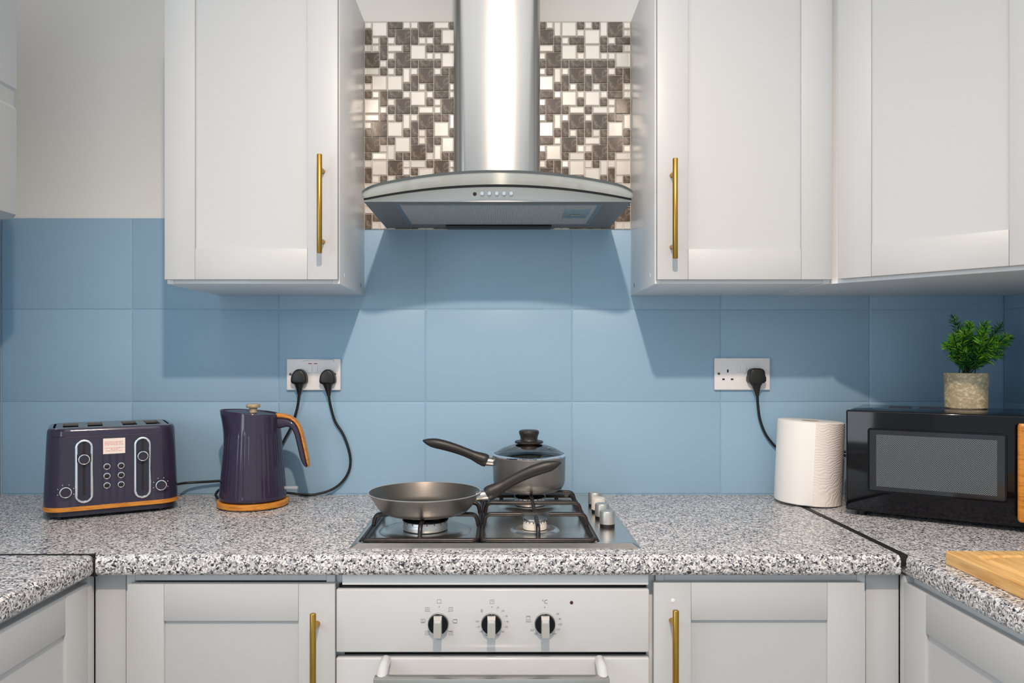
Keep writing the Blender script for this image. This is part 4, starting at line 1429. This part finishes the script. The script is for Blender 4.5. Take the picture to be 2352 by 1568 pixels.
ol = [((RR + 0.0001) * math.cos(a), (RR + 0.0001) * math.sin(a)) for a in ang] + [((RR + 0.0013) * math.cos(a), (RR + 0.0013) * math.sin(a)) for a in reversed(ang)]
loft(bm, [[(x, y, z) for x, y in ol] for z in (0.002, 0.05, 0.10, 0.15, RH - 0.002)], True, True)
finish(bm, 'loose_sheet', M['paper_embossed'], roll, 40, False)

# ------------------------------------------------------------------ microwave (own frame: front left bottom corner at the origin, front along +x)
MR = -math.radians(33)
mw = thing('microwave', 'black gloss microwave with a wooden handle in the right corner', 'microwave', (0.818, -0.2530, ZT + 0.0004), MR)
MW, MDp, MZ0_, MZ1_ = 0.445, 0.284, 0.0110, 0.2475
finish(B(0.002, MW - 0.002, 0.016, MDp, MZ0_, MZ1_ - 0.001, 0.004), 'cabinet', M['black_gloss'], mw, 40, False)
mdoor = finish(B(0.0, 0.356, 0.0, 0.0155, MZ0_ + 0.001, MZ1_, 0.004, 3), 'door', M['black_gloss'], mw, 40, False)
finish(B(0.3575, MW, 0.0, 0.0155, MZ0_ + 0.001, MZ1_, 0.004, 3), 'control_panel', M['black_gloss'], mw, 40, False)
def rr_xz(x0, x1, z0, z1, r, y, n=4):
    return [(x, y, z) for x, z in rrect(x1 - x0, z1 - z0, r, n, (x0 + x1) / 2, (z0 + z1) / 2)]
bm = bmesh.new()
wx0, wx1, wz0, wz1 = 0.046, 0.313, 0.060, 0.2075
loft(bm, [rr_xz(wx0, wx1, wz0, wz1, 0.006, 0.0005), rr_xz(wx0, wx1, wz0, wz1, 0.006, -0.0010), rr_xz(wx0 + 0.001, wx1 - 0.001, wz0 + 0.001, wz1 - 0.001, 0.005, -0.0018), rr_xz(wx0 + 0.003, wx1 - 0.003, wz0 + 0.003, wz1 - 0.003, 0.004, -0.0018), rr_xz(wx0 + 0.004, wx1 - 0.004, wz0 + 0.004, wz1 - 0.004, 0.004, -0.0006)], False, False)
finish(bm, 'window_frame', M['black_gloss'], mdoor, 30, False)
finish(B(wx0 + 0.0035, wx1 - 0.0035, -0.0005, 0.0004, wz0 + 0.0035, wz1 - 0.0035), 'window_pane', M['dark_glass'], mdoor, 0, False)
finish(B(0.064, 0.2950, -0.0009, -0.0004, 0.0735, 0.1930), 'perforated_screen', M['screen'], mdoor, 0, False)
bm = bmesh.new()
hx = 0.3400
loft(bm, [[(hx + x, -0.014 + y, z) for x, y in rrect(0.020 * s, 0.016 * s, 0.006 * s, 4)] for s, z in ((0.7, 0.026), (0.93, 0.029), (1.0, 0.034), (1.0, 0.224), (0.93, 0.229), (0.7, 0.232))])
wh = finish(bm, 'handle', M['wood'], mdoor, 40, False)
wh['label'] = 'orange wooden handle'
for z in (0.050, 0.208):
    finish(B(hx - 0.006, hx + 0.006, -0.008, 0.001, z - 0.007, z + 0.007), 'handle_mount', M['black_plastic'], wh, 0, False)
for x, z in ((0.392, 0.185), (0.392, 0.085)):
    bm = lathe_y(bmesh.new(), [(0.024, 0.0), (0.022, 0.016), (0.020, 0.018)], (x + 0.01, 0.0, z), 40)
    finish(bm, 'control_knob', M['black_plastic'], mw, 40, False)
for x, y0, y1 in ((0.075, 0.150, 0.225), (0.140, 0.150, 0.225), (0.205, 0.150, 0.225)):
    finish(B(x, x + 0.046, y0, y1, MZ1_ - 0.0012, MZ1_ - 0.0004), 'vent_panel', M['vent_dark'], mw, 0, False)
for x, y in ((0.03, 0.03), (MW - 0.03, 0.03), (0.03, MDp - 0.03), (MW - 0.03, MDp - 0.03)):
    finish(lathe(bmesh.new(), [(0.011, 0.0), (0.012, MZ0_ + 0.002)], (x, y, 0), 16), 'foot', M['rubber'], mw, 40, False)

# ------------------------------------------------------------------ potted plant on the microwave
PZ = ZT + MZ1_ - 0.001 + 0.0006
pp = W(2221, 933, 0.150)
PXC, PYC = 1.150, -0.178
plant = thing('potted_plant', 'small artificial green plant in a mottled beige pot on the microwave', 'plant', (PXC, PYC, PZ))
bm = bmesh.new()
lathe(bm, [(0.0440, 0.0), (0.0458, 0.0020), (0.0478, 0.0860), (0.0470, 0.0868), (0.0440, 0.0866), (0.0430, 0.0780), (0.010, 0.0775)], (PXC, PYC, PZ), 48)
finish(bm, 'pot', M['pot'], plant, 40)
rnd = random.Random(11)
def leafblade(bm, base, dirv, length, width):
    d = dirv.normalized()
    side = d.cross(Vector((rnd.uniform(-1, 1), rnd.uniform(-1, 1), rnd.uniform(-1, 1)))).normalized()
    nrm = d.cross(side)
    m1 = base + d * length * 0.35 + nrm * length * 0.05
    m2 = base + d * length * 0.7 + nrm * length * 0.03
    tip = base + d * length - nrm * length * 0.10
    a = bm.verts.new(base)
    b, c = bm.verts.new(m1 + side * width), bm.verts.new(m1 - side * width)
    e, f = bm.verts.new(m2 + side * width * 0.7), bm.verts.new(m2 - side * width * 0.7)
    t = bm.verts.new(tip)
    bm.faces.new((a, b, c)); bm.faces.new((b, e, f, c)); bm.faces.new((e, t, f))
stems, leaves, deep = bmesh.new(), bmesh.new(), bmesh.new()
def sprig(top, bright, dens=1.0, r_leaf=0.0215):
    top = Vector(top)
    b = Vector((PXC + rnd.uniform(-0.014, 0.014), PYC + rnd.uniform(-0.014, 0.014), PZ + 0.078))
    mid = b.lerp(top, 0.5) + Vector((0, 0, 0.012)) + Vector((rnd.uniform(-0.006, 0.006), rnd.uniform(-0.006, 0.006), 0))
    P = smooth_path([b, mid, top], 7)
    tube(stems, P, 0.0013, 5)
    n = int(30 * dens)
    for k in range(n):
        t = 0.22 + 0.78 * (k + 0.5) / n
        i = min(int(t * (len(P) - 1)), len(P) - 2)
        p = P[i].lerp(P[i + 1], t * (len(P) - 1) - i)
        ax = (P[i + 1] - P[i]).normalized()
        for q in range(4):
            a = k * 0.9 + q * math.pi / 2 + rnd.uniform(-0.3, 0.3)
            u = ax.cross(Vector((0.3, 0.9, 0.1))).normalized()
            v = ax.cross(u)
            dv = u * math.cos(a) + v * math.sin(a) + ax * rnd.uniform(0.25, 0.9) + Vector((0, 0, 0.15))
            L = r_leaf * rnd.uniform(0.75, 1.15) * (1 - 0.45 * max(0, t - 0.75) * 4)
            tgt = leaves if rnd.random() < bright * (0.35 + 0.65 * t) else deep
            leafblade(tgt, p, dv, L, L * 0.075)
def at_plant(px, py, dy=0.0):
    w = W(px, py, -PYC)
    return (w.x, PYC + dy, w.z)
for px, py, dy, br in ((2190, 726, 0.0, 0.25), (2178, 768, -0.02, 0.9), (2176, 790, 0.01, 0.85), (2198, 760, -0.03, 0.9), (2205, 785, 0.03, 0.8), (2222, 742, -0.01, 0.95), (2236, 740, 0.02, 0.95), (2250, 752, -0.03, 0.95),
                       (2265, 740, 0.0, 0.9), (2232, 765, -0.045, 0.9), (2215, 770, 0.045, 0.7), (2258, 772, 0.035, 0.8), (2275, 775, -0.02, 0.8), (2295, 770, -0.03, 0.85), (2306, 745, 0.01, 0.2), (2318, 775, -0.01, 0.55), (2325, 788, 0.015, 0.5),
                       (2290, 790, 0.03, 0.6), (2300, 815, 0.0, 0.5), (2262, 800, -0.045, 0.9), (2200, 812, -0.035, 0.3), (2240, 800, -0.05, 0.4), (2185, 815, 0.0, 0.3)):
    sprig(at_plant(px, py, dy), br)
finish(stems, 'stems', M['stem'], plant, 40)
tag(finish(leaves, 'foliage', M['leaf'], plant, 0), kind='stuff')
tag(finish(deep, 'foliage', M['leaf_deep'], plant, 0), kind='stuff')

# ------------------------------------------------------------------ chopping board
cb = thing('chopping_board', 'bamboo chopping board with a juice groove on the right worktop', 'chopping board', (1.0, -0.85, ZT))
cx0, cx1, cy0, cy1, ct = 0.798, 1.140, -1.120, -0.664, 0.0225
bm = bmesh.new()
def cr_(q, r, z):
    return rr3(cx0 + q, cx1 - q, cy0 + q, cy1 - q, r, ZT + z)
loft(bm, [cr_(0.001, 0.007, 0.0003), cr_(0.0, 0.008, 0.0015), cr_(0.0, 0.008, ct - 0.0015), cr_(0.0015, 0.0075, ct), cr_(0.030, 0.022, ct), cr_(0.034, 0.020, ct - 0.0035), cr_(0.038, 0.020, ct - 0.0045), cr_(0.042, 0.019, ct - 0.0035), cr_(0.046, 0.018, ct)])
finish(bm, 'board', M['bamboo'], cb, 30)
